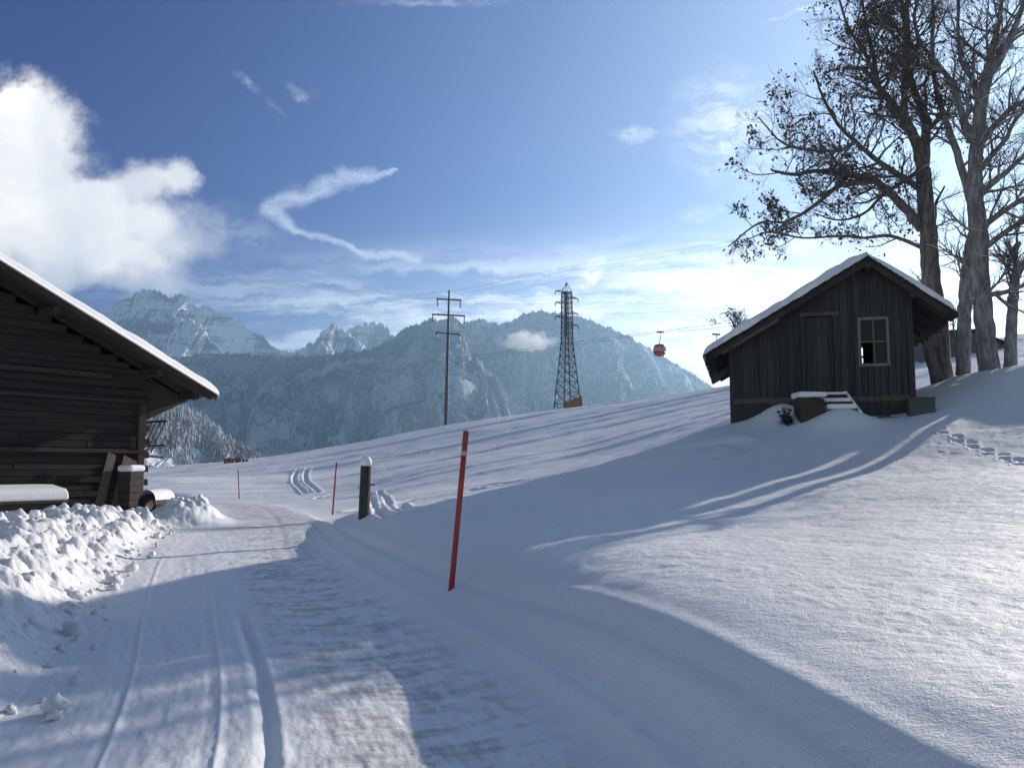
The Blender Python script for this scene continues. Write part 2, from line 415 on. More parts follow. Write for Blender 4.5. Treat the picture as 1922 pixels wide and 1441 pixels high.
# smooth the centre line once (Chaikin)
for _ in range(3):
    q = [RC[0]]
    for a, b in zip(RC[:-1], RC[1:]): q += [a * .75 + b * .25, a * .25 + b * .75]
    q.append(RC[-1]); RC = np.array(q)
HW = 1.78
def ground_base(x, y):
    f = FN(x, y)
    rr = np.hypot(x, y)
    f = np.where(y > 102, f - .00035 * (y - 102) ** 2 - .05 * (y - 102), f)
    f = f - np.where(x < -42, .02 * (x + 42) ** 2 * ss(20, 60, rr), 0)
    f = np.maximum(f, -160)
    lat, al = road_coords(x, y)
    rz = -1.6 + .012 * np.clip(al - 20, 0, 60) - .0006 * np.clip(al - 20, 0, 100) ** 2
    # right side: cut bank; left side: ploughed berm
    wc = HW + .12 + .32 * ss(3.5, 10.5, al); w = .5 * (1 + np.tanh((2.6 - .7 * ss(3.5, 10.5, al)) * (lat - wc)))
    w = w * ss(.35, 1.6, lat)
    right = rz * (1 - w) + f * w + .07 * np.exp(-((lat - HW - .25) / .16) ** 2) * ss(34, 22, al)
    aa = -lat
    bh = .24 * ss(-6, 4, al) * (1 - ss(24.5, 27.0, al)) + .10
    w2 = ss(HW + .0, HW + 2.6, aa)
    prof = ss(HW - .05, HW + 1.25, aa) * (1 - ss(HW + 1.7, HW + 3.3, aa))
    left = rz * (1 - w2) + f * w2 + bh * prof
    z = np.where(lat > 0, right, left)
    onroad = np.clip(1 - ss(HW - .1, HW + .3, np.abs(lat)), 0, 1)
    return z, lat, al, onroad, prof * (lat < 0) * (bh - .1) / .24
def g1(x, y):
    z, *_ = ground_base(np.array([float(x)]), np.array([float(y)])); return float(z[0])
def hit(px, py, Y0=2.5, Y1=140):
    d = ray(px, py); Y = np.geomspace(Y0, Y1, 3000); X = d[0] / d[1] * Y; Z = d[2] / d[1] * Y
    z, *_ = ground_base(X, Y); k = np.where(z > Z)[0]
    i = k[0] if len(k) else 2999
    return np.array([X[i], Y[i], z[i]])

def polyd(x, y, pts):
    best = np.full(x.shape, 1e9); sg = np.zeros(x.shape)
    for a, b in zip(pts[:-1], pts[1:]):
        dx, dy = b[0] - a[0], b[1] - a[1]; L = math.hypot(dx, dy); dx /= L; dy /= L
        t = np.clip((x - a[0]) * dx + (y - a[1]) * dy, 0, L); qx = x - a[0] - t * dx; qy = y - a[1] - t * dy
        r = np.hypot(qx, qy); s = np.where((x - a[0]) * dy - (y - a[1]) * dx > 0, 1., -1.)
        k = r < best; best = np.where(k, r, best); sg = np.where(k, r * s, sg)
    return best, sg

def build_terrain():
    th = np.concatenate([np.linspace(-180, -42, 70)[:-1], np.linspace(-42, 40, 900), np.linspace(40, 180, 70)[1:]])
    r = np.concatenate([np.geomspace(.6, 2.2, 14)[:-1], np.geomspace(2.2, 60, 760), np.geomspace(60, 150, 250)[1:], np.geomspace(150, 900, 26)[1:]])
    T, Rr = np.meshgrid(R(1) * th, r, indexing='ij')
    X = np.sin(T) * Rr; Y = np.cos(T) * Rr
    Z, lat, al, onr, berm = ground_base(X, Y)
    off = 1 - onr
    # natural undulation + wind texture
    Z += off * (.05 * fbm(X * .25, Y * .25, 3, 11) + .012 * fbm(X * 1.3, Y * 1.3, 3, 12)) * ss(1.7, 3.5, np.abs(lat))
    near = ss(34, 22, Y) * ss(2.2, 3.2, lat)
    Z += near * (.006 * fbm(X * 6, Y * 7.5, 3, 13, .6))
    # groomed / wind streaks of the far field, running across the slope
    c, s = math.cos(R(17)), math.sin(R(17)); A = X * c + Y * s; B = -X * s + Y * c
    far = ss(21, 30, B + X * .12) * ss(2.5, 6, lat)
    st = .95 * fbm(A * .008, B * .36, 3, 21, .7) + .45 * fbm(A * .012, B * 1.1, 2, 25, .6) * ss(110, 50, Rr)
    Z += far * .10 * st * np.clip(Rr / 55, .5, 1.6)
    ridge = np.exp(-((np.mod(B + 1.2 * fbm(A * .012, B * .06, 2, 31), 9.5) - 4.7) / .55) ** 2)
    Z += far * .10 * ridge * np.clip(Rr / 60, .5, 1.4)
    # snow drift pushed up in front of the hut
    # ploughed berm lumps
    lump = np.zeros_like(Z)
    sub = (berm > .02) & (Y > 1) & (Y < 40)
    ii = np.where(sub.ravel())[0]; xs = X.ravel()[ii]; ys = Y.ravel()[ii]; zz = np.zeros(len(ii))
    bw = berm.ravel()[ii]
    order = np.argsort(ys); ysS = ys[order]
    rr_ = np.random.default_rng(5)
    npt = 5200
    qx = xs + .07 * fbm(xs * 5, ys * 5, 3, 81); qy = ys + .07 * fbm(xs * 5, ys * 5, 3, 91)
    for k in range(npt):
        q = rr_.integers(len(ii)); cx, cy = xs[q] + rr_.normal(0, .05), ys[q] + rr_.normal(0, .05)
        sz = min(.34, .05 + rr_.exponential(.075))
        a, b = np.searchsorted(ysS, [cy - sz - .12, cy + sz + .12]); id_ = order[a:b]
        ang = rr_.uniform(0, 3.14); e = rr_.uniform(.5, 1.)
        dx = qx[id_] - cx; dy = qy[id_] - cy
        u_ = (dx * math.cos(ang) + dy * math.sin(ang)) / sz; v_ = (-dx * math.sin(ang) + dy * math.cos(ang)) / (sz * e)
        d2 = u_ * u_ + v_ * v_
        h = sz * rr_.uniform(.35, .75) * np.clip(1 - d2, 0, 1) ** rr_.uniform(.5, 1.) * (1 + rr_.uniform(-.5, .5) * u_)
        zz[id_] = np.maximum(zz[id_], h + .35 * zz[id_])
    lf = lump.ravel(); lf[ii] = np.minimum(zz, .20) * np.clip(bw * 2.2, 0, 1); lump = lf.reshape(Z.shape)
    Z += lump + sub * np.clip(berm * 2, 0, 1) * (.06 * fbm(X * 4, Y * 4, 4, 51, .6) + .05 * (fbm(X * 1.2, Y * 1.2, 2, 55)))
    # road: wheel ruts, thin ridges, churned surface
    wob = .035 * fbm(al * .2, al * 0, 2, 61)
    def groove(c0, w, d, a0=-5, a1=60, c1=None, f=1.):
        cc = c0 if c1 is None else c0 + (c1 - c0) * ss(a0, a1, al)
        q = lat - cc - wob * f
        return d * np.exp(-(q / w) ** 2) * ss(a0, a0 + 2, al) * (1 - ss(a1 - 2, a1, al))
    rd = np.zeros_like(Z)
    rd += groove(-.20, .05, -.034, 1, 11) + groove(-.11, .03, .010, 1, 11) + groove(-.29, .03, .006, 1, 11)
    rd += groove(-.48, .018, .009, 1, 13) + groove(-.43, .02, -.003, 1, 13) + groove(-.56, .03, -.006, 1, 16)
    rd += groove(-1.05, .016, .010, 1, 18, -1.3) + groove(-1.10, .025, -.004, 1, 18, -1.35) + groove(-.95, .25, -.012, 1, 30)
    rd += groove(.9, .1, -.010, 3, 40) + groove(1.5, .10, -.018, 0, 24) + groove(1.72, .07, .03, 0, 24) + groove(.55, .3, -.012, 1, 30)
    rd += .006 * fbm(lat * 3, al * 1.2, 3, 71) + .004 * fbm(lat * 16, al * 4, 3, 75)
    tread = np.clip(np.sin(al * 2 * math.pi / .16 + 2 * np.abs(lat) * 9), -.2, 1)
    rd += -.004 * tread * (np.exp(-((lat + .78) / .13) ** 2) + np.exp(-((lat - .72) / .13) ** 2)) * ss(-.3, .3, fbm(lat * .5, al * .4, 2, 79))
    Z += onr * rd
    # two faint shoulder ruts on the right bank
    Z += ss(-2, 2, al) * (1 - ss(18, 22, al)) * (-.035 * np.exp(-((lat - 2.12 - wob) / .09) ** 2) + .03 * np.exp(-((lat - 2.3 - wob) / .1) ** 2))
    # ski tracks
    def tracks(pp, gap, w, d):
        nonlocal Z
        pts = [hit(*p)[:2] for p in pp]
        _, sg = polyd(X, Y, pts)
        m = (np.abs(sg) < gap * 3)
        for o in (-gap / 2, gap / 2):
            Z += m * (-d * np.exp(-((sg - o) / w) ** 2) + .45 * d * np.exp(-((np.abs(sg - o) - w * 2) / (w * .8)) ** 2))
    tracks([(585, 924), (563, 905), (562, 893), (572, 879)], .75, .11, .12)
    tracks([(700, 922), (712, 940), (735, 955), (756, 962)], .55, .09, .08)
    tracks([(600, 935), (630, 925), (665, 915)], .5, .08, .06)
    tracks([(700, 955), (760, 940), (900, 915), (1100, 885), (1340, 845)], 1.4, .22, .07)
    # footprints to the right of the hut
    fp = [(1760, 806), (1775, 812), (1790, 820), (1803, 826), (1817, 831), (1832, 836), (1846, 843), (1861, 849), (1876, 853), (1891, 859), (1905, 862), (1920, 868), (1935, 873)]
    for i, p in enumerate(fp):
        h = hit(*p); h[0] += .07 * (-1) ** i
        d2 = ((X - h[0]) / .085) ** 2 + ((Y - h[1]) / .13) ** 2
        Z += -.10 * np.exp(-d2 ** 1.5) + .02 * np.exp(-((np.sqrt(d2) - 1.3) / .35) ** 2)
    # heap at the end of the berm, drift against the hut front
    hd = ((X + 9.15) / .85) ** 2 + ((Y - 24.6) / 1.3) ** 2
    Z += .72 * np.exp(-hd ** 1.4) * (1 + .25 * fbm(X * 2.2, Y * 2.2, 4, 95, .65))
    a_, y_ = (X - 6.17) * math.cos(R(-15)) + (Y - 24) * math.sin(R(-15)), -(X - 6.17) * math.sin(R(-15)) + (Y - 24) * math.cos(R(-15))
    Z += .48 * np.exp(-((a_ - 1.35) / .75) ** 2 - ((y_ + .45) / .75) ** 2) + .48 * np.exp(-((a_ - 2.7) / .75) ** 2 - ((y_ + 1.75) / .8) ** 2)
    n, mth = Z.shape[1], Z.shape[0]
    V = np.stack([X, Y, Z], -1).reshape(-1, 3)
    i = np.arange(mth - 1)[:, None] * n + np.arange(n - 1)[None]
    Q = np.stack([i, i + n, i + n + 1, i + 1], -1).reshape(-1, 4)[:, ::-1]
    fl = lat.ravel()[Q[:, 0]]; fa = al.ravel()[Q[:, 0]]; fb = berm.ravel()[Q].max(1)
    fy = Y.ravel()[Q[:, 0]]
    isroad = (np.abs(fl) < HW + .02) & (fy < 90) & (fa > -16) & (fa < 80)
    isbank = (~isroad) & (fl < 0) & (fb > .02) & (fy < 60)
    rcv = np.stack([lat.ravel(), al.ravel(), np.zeros(lat.size)], -1)
    for nm, msk, mt in (('snow_ground', ~(isroad | isbank), M['snow']), ('road', isroad, M['road']), ('snow_bank', isbank, M['bank'])):
        q = Q[msk]; used, inv = np.unique(q, return_inverse=True)
        me = mesh(nm, V[used], inv.reshape(q.shape), mt, True)
        if nm == 'road':
            at = me.attributes.new('rc', 'FLOAT_VECTOR', 'POINT'); at.data.foreach_set('vector', rcv[used].ravel().astype(np.float32))
        o = link(nm, me); tag(o, kind='structure')
build_terrain()

# loose snow clods on and beside the berm
def clod(cx, cy, r, sink=.35):
    mb = MB(); n1, n2 = 7, 9; V = []; sd_ = random.randint(0, 999)
    for i in range(n1 + 1):
        a = math.pi * i / n1
        for j in range(n2):
            b = 2 * math.pi * j / n2; x, y, z = math.sin(a) * math.cos(b), math.sin(a) * math.sin(b), math.cos(a)
            k = r * (1 + .5 * float(vn(x * 1.7 + sd_, y * 1.7 + z * 2.3, 3)) + .25 * float(vn(x * 4 + sd_, y * 4 - z * 5, 7)))
            V.append((x * k, y * k, z * k * .8))
    Fc = [(i * n2 + j, i * n2 + (j + 1) % n2, (i + 1) * n2 + (j + 1) % n2, (i + 1) * n2 + j)[::-1] for i in range(n1) for j in range(n2)]
    return V, Fc
def clods():
    mb = MB(); rr = random.Random(3)
    for k in range(220):
        al = rr.uniform(2, 25); i = min(int((al + 16.5) / 90 * len(RC)), len(RC) - 2)
        y = rr.uniform(2.5, 25); j = np.argmin(abs(RC[:, 1] - y)); cx = RC[j, 0]
        x = cx - (HW + rr.choice([rr.uniform(-.25, .5), rr.uniform(0, 2.6), rr.uniform(-.1, .3)])) * 1.05
        r = min(.10, .02 + rr.expovariate(38))
        if abs(x - cx) < HW: r = min(r, .05)
        if y < 7: r = min(r, .045)
        V, Fc = clod(0, 0, r); z = g1(x, y) + r * .4 + (.12 if abs(x - cx) > HW + .5 else 0)
        mb.add([(a + x, b + y, c + z) for a, b, c in V], Fc)
    o = mb.build('snow_clods', M['bank'], smooth=True); tag(o, 'loose clods of ploughed snow along the left road edge', 'snow clods', kind='stuff')
    h = hit(108, 1338); V, Fc = clod(0, 0, .075); m2 = MB(); m2.add(V, Fc)
    o = m2.build('snow_lump', M['bank'], smooth=True); o.location = (h[0], h[1], h[2] + .04); tag(o, 'single round snow lump lying on the road at its left edge', 'snow lump')
clods()

# ---------------------------------------------------------------- mountains
def rock_mat(name, forest, dark, pale, snowc=(.78, .8, .85), scale=1., snowline=.55, thick=.5):
    m = bpy.data.materials.new(name); m.use_nodes = True
    g = NG(m.node_tree); b = m.node_tree.nodes['Principled BSDF']
    b.inputs['Roughness'].default_value = .95; b.inputs['Specular IOR Level'].default_value = .1
    geo = g.node('ShaderNodeNewGeometry'); pos = geo.outputs['Position']
    nx, ny, nz = g.sep(geo.outputs['Normal'])
    big = g.noise(pos, .0022 * scale, 5, .6); fine = g.noise(g.vm('MULTIPLY', pos, (1, 1, .45)), .045 * scale, 4, .75)
    mid = g.noise(g.vm('MULTIPLY', pos, (1, 1, .3) if forest else (.35, .35, 2.6)), .012 * scale, 5, .7)
    rock = g.mix(g.sm(mid, .35, .65), (*dark, 1), (*pale, 1))
    if forest:
        f = g.m('ADD', g.m('ADD', g.m('MULTIPLY', fine, .5), g.m('MULTIPLY', mid, .3)), g.m('MULTIPLY', big, .35))
        sn = g.sm(f, snowline, snowline + .16)
        sn = g.m('MULTIPLY', sn, thick)
    else:
        f = g.m('ADD', g.m('MULTIPLY', nz, .7), g.m('ADD', g.m('MULTIPLY', mid, .95), g.m('ADD', g.m('MULTIPLY', fine, .3), g.m('MULTIPLY', g.m('SUBTRACT', big, .5), .5))))
        sn = g.sm(f, snowline, snowline + .18)
    g.put(b.inputs['Base Color'], g.mix(sn, rock, (*snowc, 1)))
    bp = g.node('ShaderNodeBump'); bp.inputs['Strength'].default_value = 1; bp.inputs['Distance'].default_value = 9 / scale
    g.l.new(fine, bp.inputs['Height']); g.l.new(bp.outputs[0], b.inputs['Normal'])
    return m
MT = {}
def mountain(name, sky_, D, L, zb, m, nu=420, nv=150, gw=160, ga=.16, jag=.004, seed=1, p=1.0, D1=None, lean=0.):
    """ridge line given by far points, a front slope of length L with spurs and gullies, a back slope"""
    px = np.array([q[0] for q in sky_], float); py = np.array([q[1] for q in sky_], float)
    Ds = np.linspace(D, D1 or D, len(px))
    pts = np.array([P(a, b, d) for a, b, d in zip(px, py, Ds)])
    xr = np.linspace(pts[0, 0], pts[-1, 0], nu); zr = np.interp(xr, pts[:, 0], pts[:, 2]); dr = np.interp(xr, pts[:, 0], pts[:, 1])
    t = np.concatenate([np.linspace(-.45, 0, 14)[:-1], np.linspace(0, 1, nv) ** 1.15])
    U, T = np.meshgrid(xr, t, indexing='ij'); ZR = np.repeat(zr[:, None], len(t), 1); DR = np.repeat(dr[:, None], len(t), 1)
    Tp = np.clip(T, 0, 1)
    H = ZR - zb
    wx = U / gw + .8 * fbm(U / gw * .7, Tp * 2.2, 3, seed) + lean * Tp
    gul = 1 - np.abs(fbm(wx, Tp * 1.1, 4, seed + 5, .5)) * 1.7
    gul2 = fbm(U / gw * 4, Tp * 9, 4, seed + 9, .6)
    env = np.clip(Tp / .25, 0, 1) ** .8 * (1 - .3 * Tp)
    Z = zb + H * (1 - Tp ** p) + H * ga * ((np.clip(gul, -1, 1) - 1) * env * .75 + .14 * (gul2 - .6) * env + .02 * gul2)
    Z += H * jag * fbm(U / gw * 9, T * 3, 4, seed + 20, .7) * 1.0
    Z = np.where(T < 0, ZR + H * jag * fbm(U / gw * 9, T * 3, 4, seed + 20, .7) - H * np.abs(T) * 1.1, Z)
    Y = DR - L * T - gw * .35 * gul * env
    X = U + gw * .15 * fbm(U / gw * 2, T * 5, 2, seed + 30) * env
    n = len(t); V = np.stack([X, Y, Z], -1).reshape(-1, 3)
    i = np.arange(nu - 1)[:, None] * n + np.arange(n - 1)[None]
    Q = np.stack([i, i + n, i + n + 1, i + 1], -1).reshape(-1, 4)
    o = link(name, mesh(name, V, Q, m, True)); tag(o, kind='structure')
    MT[name] = (X, Y, Z, T)
    return o
m_rock = rock_mat('limestone', False, (.13, .13, .14), (.32, .30, .28), snowline=.84, scale=.5)
m_for = rock_mat('snowy_forest_slope', True, (.03, .042, .048), (.07, .085, .085), snowline=.46, thick=.5)
m_for2 = rock_mat('far_forest_slope', True, (.03, .042, .048), (.07, .085, .085), snowline=.48, scale=.8, thick=.5)
m_hill = rock_mat('near_forest_hill', True, (.06, .05, .045), (.12, .10, .09), snowline=.42, scale=2.2, thick=.95)
mountain('rocky_peak', [(60, 690), (130, 650), (190, 600), (215, 570), (240, 553), (262, 546), (290, 543), (315, 553), (340, 548), (355, 554), (365, 572), (400, 580), (420, 592), (450, 604), (480, 626), (500, 640), (520, 652), (560, 668), (640, 700)],
         5300, 2000, -300, m_rock, nu=560, nv=220, gw=420, ga=.20, jag=.010, seed=3, p=.8)
mountain('rocky_shoulder', [(150, 720), (230, 650), (290, 600), (330, 592), (370, 603), (400, 640), (420, 668), (470, 690), (560, 720), (640, 750)],
         4800, 1500, -300, m_rock, nu=300, nv=140, gw=240, ga=.2, jag=.015, seed=41, p=.9)
mountain('small_peak', [(480, 690), (560, 655), (590, 640), (605, 620), (622, 606), (640, 616), (650, 628), (680, 648), (720, 665), (800, 700)], 4900, 1400, -300, m_rock, nu=260, nv=120, gw=180, ga=.2, jag=.012, seed=8)
mountain('domed_peak', [(560, 690), (640, 632), (660, 612), (690, 604), (715, 608), (740, 626), (770, 640), (860, 680)], 5500, 1500, -300, m_rock, nu=220, nv=100, gw=220, ga=.2, jag=.012, seed=12)
mountain('forested_ridge', [(830, 640), (850, 612), (880, 600), (905, 601), (940, 608), (960, 604), (985, 590), (1010, 585), (1040, 588), (1080, 596), (1120, 606), (1160, 622), (1240, 664), (1330, 722), (1420, 775), (1500, 820)],
         4600, 2400, -450, m_for2, nu=480, nv=200, gw=300, ga=.20, jag=.006, seed=17, p=.95, lean=-.6)
mountain('forested_mountain', [(-60, 790), (120, 735), (260, 690), (330, 668), (420, 662), (500, 668), (560, 672), (620, 668), (700, 655), (740, 633), (770, 615), (800, 602), (830, 596), (850, 598), (872, 616), (905, 662), (935, 706), (960, 750), (990, 790), (1040, 850)],
         4100, 2300, -450, m_for, nu=640, nv=220, gw=280, ga=.17, jag=.006, seed=23, p=.95, D1=3300, lean=.5)
mountain('wooded_hill', [(60, 742), (200, 752), (265, 760), (300, 766), (340, 772), (380, 790), (420, 820), (450, 843), (490, 866), (560, 900)], 900, 420, -120, m_hill, nu=300, nv=120, gw=60, ga=.10, jag=.006, seed=29)

def forest(name, src, count, h0, h1, pxr, label, m, seed, tmin=0., tmax=.9, wr=.2, clear=.0):
    X, Y, Z, T = MT[src]; rr = np.random.default_rng(seed)
    nu, n = X.shape
    out = []; i = rr.uniform(0, nu - 1.01, count * 6); 
    j0 = np.argmin(abs(T[0] - max(tmin, 0))); j1 = np.argmin(abs(T[0] - tmax))
    j = rr.uniform(j0, j1 - 1, count * 6)
    ii = i.astype(int); jj = j.astype(int); fi = i - ii; fj = j - jj
    def bl(A): return (A[ii, jj] * (1 - fi) + A[ii + 1, jj] * fi) * (1 - fj) + (A[ii, jj + 1] * (1 - fi) + A[ii + 1, jj + 1] * fi) * fj
    x, y, z = bl(X), bl(Y), bl(Z)
    sx = CX + F * x / y
    d = fbm(x / 140, y / 140, 4, seed)
    k = (sx > pxr[0]) & (sx < pxr[1]) & (z / y > -.02) & (d > clear) & (z / y > (sx - 1922) * 0 - .01)
    x, y, z = x[k][:count], y[k][:count], z[k][:count]; N = len(x)
    h = rr.uniform(h0, h1, N); w = h * wr * rr.uniform(.7, 1.2, N); a0 = rr.uniform(0, 6.28, N)
    lx = rr.normal(0, .03, N) * h; ns = 5
    V = np.zeros((N, 2 * (ns + 1), 3)); 
    for tier, (zb_, zt, ws) in enumerate(((-.02, .72, 1.), (.38, 1., .62))):
        for s_ in range(ns):
            a = a0 + 2 * math.pi * s_ / ns + tier
            V[:, tier * (ns + 1) + s_] = np.stack([x + np.cos(a) * w * ws, y + np.sin(a) * w * ws, z + zb_ * h], -1)
        V[:, tier * (ns + 1) + ns] = np.stack([x + lx, y, z + zt * h], -1)
    f = np.array([(t * (ns + 1) + s_, t * (ns + 1) + (s_ + 1) % ns, t * (ns + 1) + ns) for t in range(2) for s_ in range(ns)])
    Q = (np.arange(N)[:, None, None] * 2 * (ns + 1) + f[None]).reshape(-1, 3)
    o = link(name, mesh(name, V.reshape(-1, 3), Q, m)); tag(o, label, 'forest', kind='stuff')
def conifer_mat(name, dark, other, dust, lo=.46):
    m = bpy.data.materials.new(name); m.use_nodes = True
    g = NG(m.node_tree); b = m.node_tree.nodes['Principled BSDF']; b.inputs['Roughness'].default_value = .95; b.inputs['Specular IOR Level'].default_value = .1
    geo = g.node('ShaderNodeNewGeometry'); rnd = geo.outputs['Random Per Island']; pos = geo.outputs['Position']
    n = g.noise(pos, .35, 3, .7); big = g.noise(pos, .006, 4, .6)
    c = g.mix(rnd, (*dark, 1), (*other, 1))
    s_ = g.m('MULTIPLY', g.sm(g.m('ADD', g.m('MULTIPLY', n, .45), g.m('MULTIPLY', big, .6)), lo, lo + .2), dust)
    g.put(b.inputs['Base Color'], g.mix(s_, c, (.75, .78, .82, 1)))
    return m
forest('mountain_forest', 'forested_mountain', 34000, 8, 15, (300, 1010), 'dense dark conifer forest dusted with snow on the mountain flank', conifer_mat('conifers', (.02, .032, .036), (.045, .06, .06), .42), 5, clear=-.35)
forest('ridge_forest', 'forested_ridge', 16000, 9, 16, (840, 1380), 'hazy conifer forest on the far bluish ridge', conifer_mat('far_conifers', (.025, .038, .042), (.045, .06, .06), .4), 9, clear=-.25)
forest('hill_forest', 'wooded_hill', 3600, 6, 12, (230, 540), 'leafless brown and green trees covering the near hill', conifer_mat('hill_trees', (.07, .07, .065), (.30, .25, .22), .95, .38), 11, wr=.17, clear=-.5)

# ---------------------------------------------------------------- hut
def build_hut():
    yaw = R(-15); L = (6.17, 24.0)
    h = empty('wooden_hut', (L[0], L[1], 1.2), yaw, label='small dark wooden hut with snowy gabled roof on the slope beside the trees', cat='hut')
    W, D = 4.70, 6.6; zb = -.5
    AP = (3.62, 4.44); LT = (-.70, 1.93); RT = (5.74, 2.80)   # roof profile (a, z rel to 1.2)
    def rz(a): return LT[1] + (AP[1] - LT[1]) * (a - LT[0]) / (AP[0] - LT[0]) if a < AP[0] else RT[1] + (AP[1] - RT[1]) * (RT[0] - a) / (RT[0] - AP[0])
    win = (3.42, 4.10, 1.62, 2.86); door = (1.98, 2.76, .88, 3.0)
    under = .16
    def wall(y, holes, name='wall', gap=.012, seed=4, low=zb):
        rnd = random.Random(seed)
        mb = MB(); a = 0.
        brk = sorted([q for h_ in holes for q in h_[:2]] + [W])
        while a < W - .01:
            nb_ = min([q for q in brk if q > a + .001]); w = rnd.uniform(.13, .2); a1 = a + w
            if a1 > nb_ - .05: a1 = nb_
            segs = [(low + rnd.uniform(-.05, .05), None)]
            zl0, zl1 = rz(a) - under, rz(a1) - under
            cuts = []
            for (h0, h1, z0, z1) in holes:
                if a < h1 - .01 and a1 > h0 + .01: cuts.append((z0, z1))
            o = rnd.uniform(-.008, .008); y0, y1 = y - .02 + o, y + .02 + o
            x0, x1 = a + gap / 2, a1 - gap / 2
            zs = [low]
            for c in sorted(cuts): zs += [c[0], c[1]]
            for k in range(0, len(zs), 2):
                if k + 1 < len(zs): mb.box(x0, x1, y0, y1, zs[k], zs[k + 1])
                else:
                    poly = [(x0, zs[k]), (x1, zs[k]), (x1, zl1)] + ([(AP[0], AP[1] - under)] if x0 < AP[0] < x1 else []) + [(x0, zl0)]
                    mb.prism(poly, y0, y1)
            a = a1
        return mb.build(name, M['hutwood'], h)
    wall(0, [win, door]); wall(.06, [win, door], 'gap_lining', .002, 21)  # second board layer added to block daylight through the wall gaps
    bw = (3.93, 4.33, 2.15, 2.98)
    wall(D, [bw]); wall(D - .06, [bw], 'gap_lining', .002, 22)
    for x in (0.02, W - .02):                      # side walls
        mb = MB(); y = .04; rnd = random.Random(8)
        while y < D - .05:
            y1 = min(y + rnd.uniform(.13, .2), D - .03); mb.box(x - .02, x + .02, y + .006, y1 - .006, zb, rz(x) - under - .02); y = y1
        mb.build('wall', M['hutwood'], h)
    for x in (.075, W - .075):
        mb = MB(); mb.box(x - .012, x + .012, .10, D - .09, zb, rz(x) - under - .05); mb.build('gap_lining', M['hutwood'], h)  # unseen inner sheets added to keep daylight out between the side boards
    mb = MB()                                       # corner posts and rails proud of the boards
    mb.box(-.05, .07, -.05, -.024, zb, rz(0.) - under - .04); mb.box(W - .09, W + .05, -.05, -.024, zb, rz(W) - under - .04)
    mb.build_each('corner_post', M['hutwood'], h)
    mb = MB(); mb.box(.1, W - .1, .04, D - .04, .78, .86); mb.build('floor', M['hutwood'], h)
    mb = MB(); mb.box(.05, W - .05, -.045, -.023, .62, .76); mb.box(door[0] - .12, door[1] + .12, -.075, -.024, door[3] + .0, door[3] + .1); mb.build_each('sill_beam', M['plank'], h)
    # roof: two planes of boards, ragged eaves, rafters under the verge
    def plane(a0, a1, zo, th, y0, y1, mb, n=1, rag=0.):
        rnd = random.Random(int(a1 * 10)); y = y0
        while y < y1 - .02:
            ye = min(y + rnd.uniform(.16, .24), y1); ex = rnd.uniform(-rag, rag)
            s_ = (a1 - a0) / abs(a1 - a0); aa = a1 + ex * s_
            za = AP[1] + zo; zb2 = AP[1] + (RZ(aa) - AP[1]) + zo
            V = [(a0, y + .004, za), (aa, y + .004, zb2), (aa, y + .004, zb2 - th), (a0, y + .004, za - th), (a0, ye - .004, za), (aa, ye - .004, zb2), (aa, ye - .004, zb2 - th), (a0, ye - .004, za - th)]
            mb.add(V, [(0, 1, 2, 3), (7, 6, 5, 4), (0, 4, 5, 1), (1, 5, 6, 2), (2, 6, 7, 3), (3, 7, 4, 0)]); y = ye
    sl_ = (AP[1] - LT[1]) / (AP[0] - LT[0]); sr_ = (AP[1] - RT[1]) / (RT[0] - AP[0])
    def RZ(a): return AP[1] - (AP[0] - a) * sl_ if a < AP[0] else AP[1] - (a - AP[0]) * sr_
    mb = MB(); plane(AP[0], LT[0], 0, .06, -.52, D + .5, mb, rag=.05); plane(AP[0], RT[0], 0, .06, -.52, D + .5, mb, rag=.05)
    roof = mb.build('roof', M['roofwood'], h)
    mb = MB()
    for y in (-.50, -.02, 1.1, 2.2, 3.3, D):        # rafters
        for a1 in (LT[0] + .25, RT[0] - .2):
            mb.bar((AP[0], y, RZ(AP[0]) - .12), (a1, y, RZ(a1) - .12), .07, .12)
    for a in (.0, AP[0], W):                        # purlins
        mb.bar((a, -.6, RZ(a) - .24), (a, D + .4, RZ(a) - .24), .12, .14)
    mb.build_each('rafter', M['beam'], roof)
    mb2 = MB(); mb = MB()                           # shingle ends stepping down the verge, under the snow
    for side in (LT[0], RT[0]):
        n = 16
        for k in range(n):
            a0 = AP[0] + (side - AP[0]) * k / n; a1 = AP[0] + (side - AP[0]) * (k + 1.15) / n
            mb.bar((a0, -.56, RZ(a0) + .035), (a1, -.56, RZ(a1) + .012), .1, .035)
            mb2.bar((a0, D + .5, RZ(a0) + .035), (a1, D + .5, RZ(a1) + .012), .1, .035)
    mb.build('shingle_edge', M['roofwood'], roof); mb2.build('shingle_edge', M['roofwood'], roof)
    # snow on the roof
    na, ny = 90, 60
    al_ = np.concatenate([np.linspace(LT[0] - .06, AP[0], na), np.linspace(AP[0], RT[0] + .03, na // 2)[1:]])
    yl = np.linspace(-.60, D + .56, ny); A, Y = np.meshgrid(al_, yl, indexing='ij')
    base = np.vectorize(RZ)(A) + .03
    e = np.minimum(np.minimum(A - al_[0], al_[-1] - A), np.minimum(Y - yl[0], yl[-1] - Y))
    th = .29 * np.sqrt(np.clip(e / .2, 0, 1)) * (1 + .20 * fbm(A * .9, Y * 1.2, 3, 4)) + .012 * fbm(A * 4, Y * 4, 2, 9)
    th = th * np.where(A > AP[0], .8, 1.) * (1 - .3 * ss(AP[0] - .5, AP[0], A) * ss(AP[0] + .5, AP[0], A))
    wav = .035 * fbm(A * 2, Y * 0, 3, 5) * (e < .02)
    top = np.stack([A, Y + wav, base + np.maximum(th, .0)], -1); bot = np.stack([A, Y, base - .008], -1)
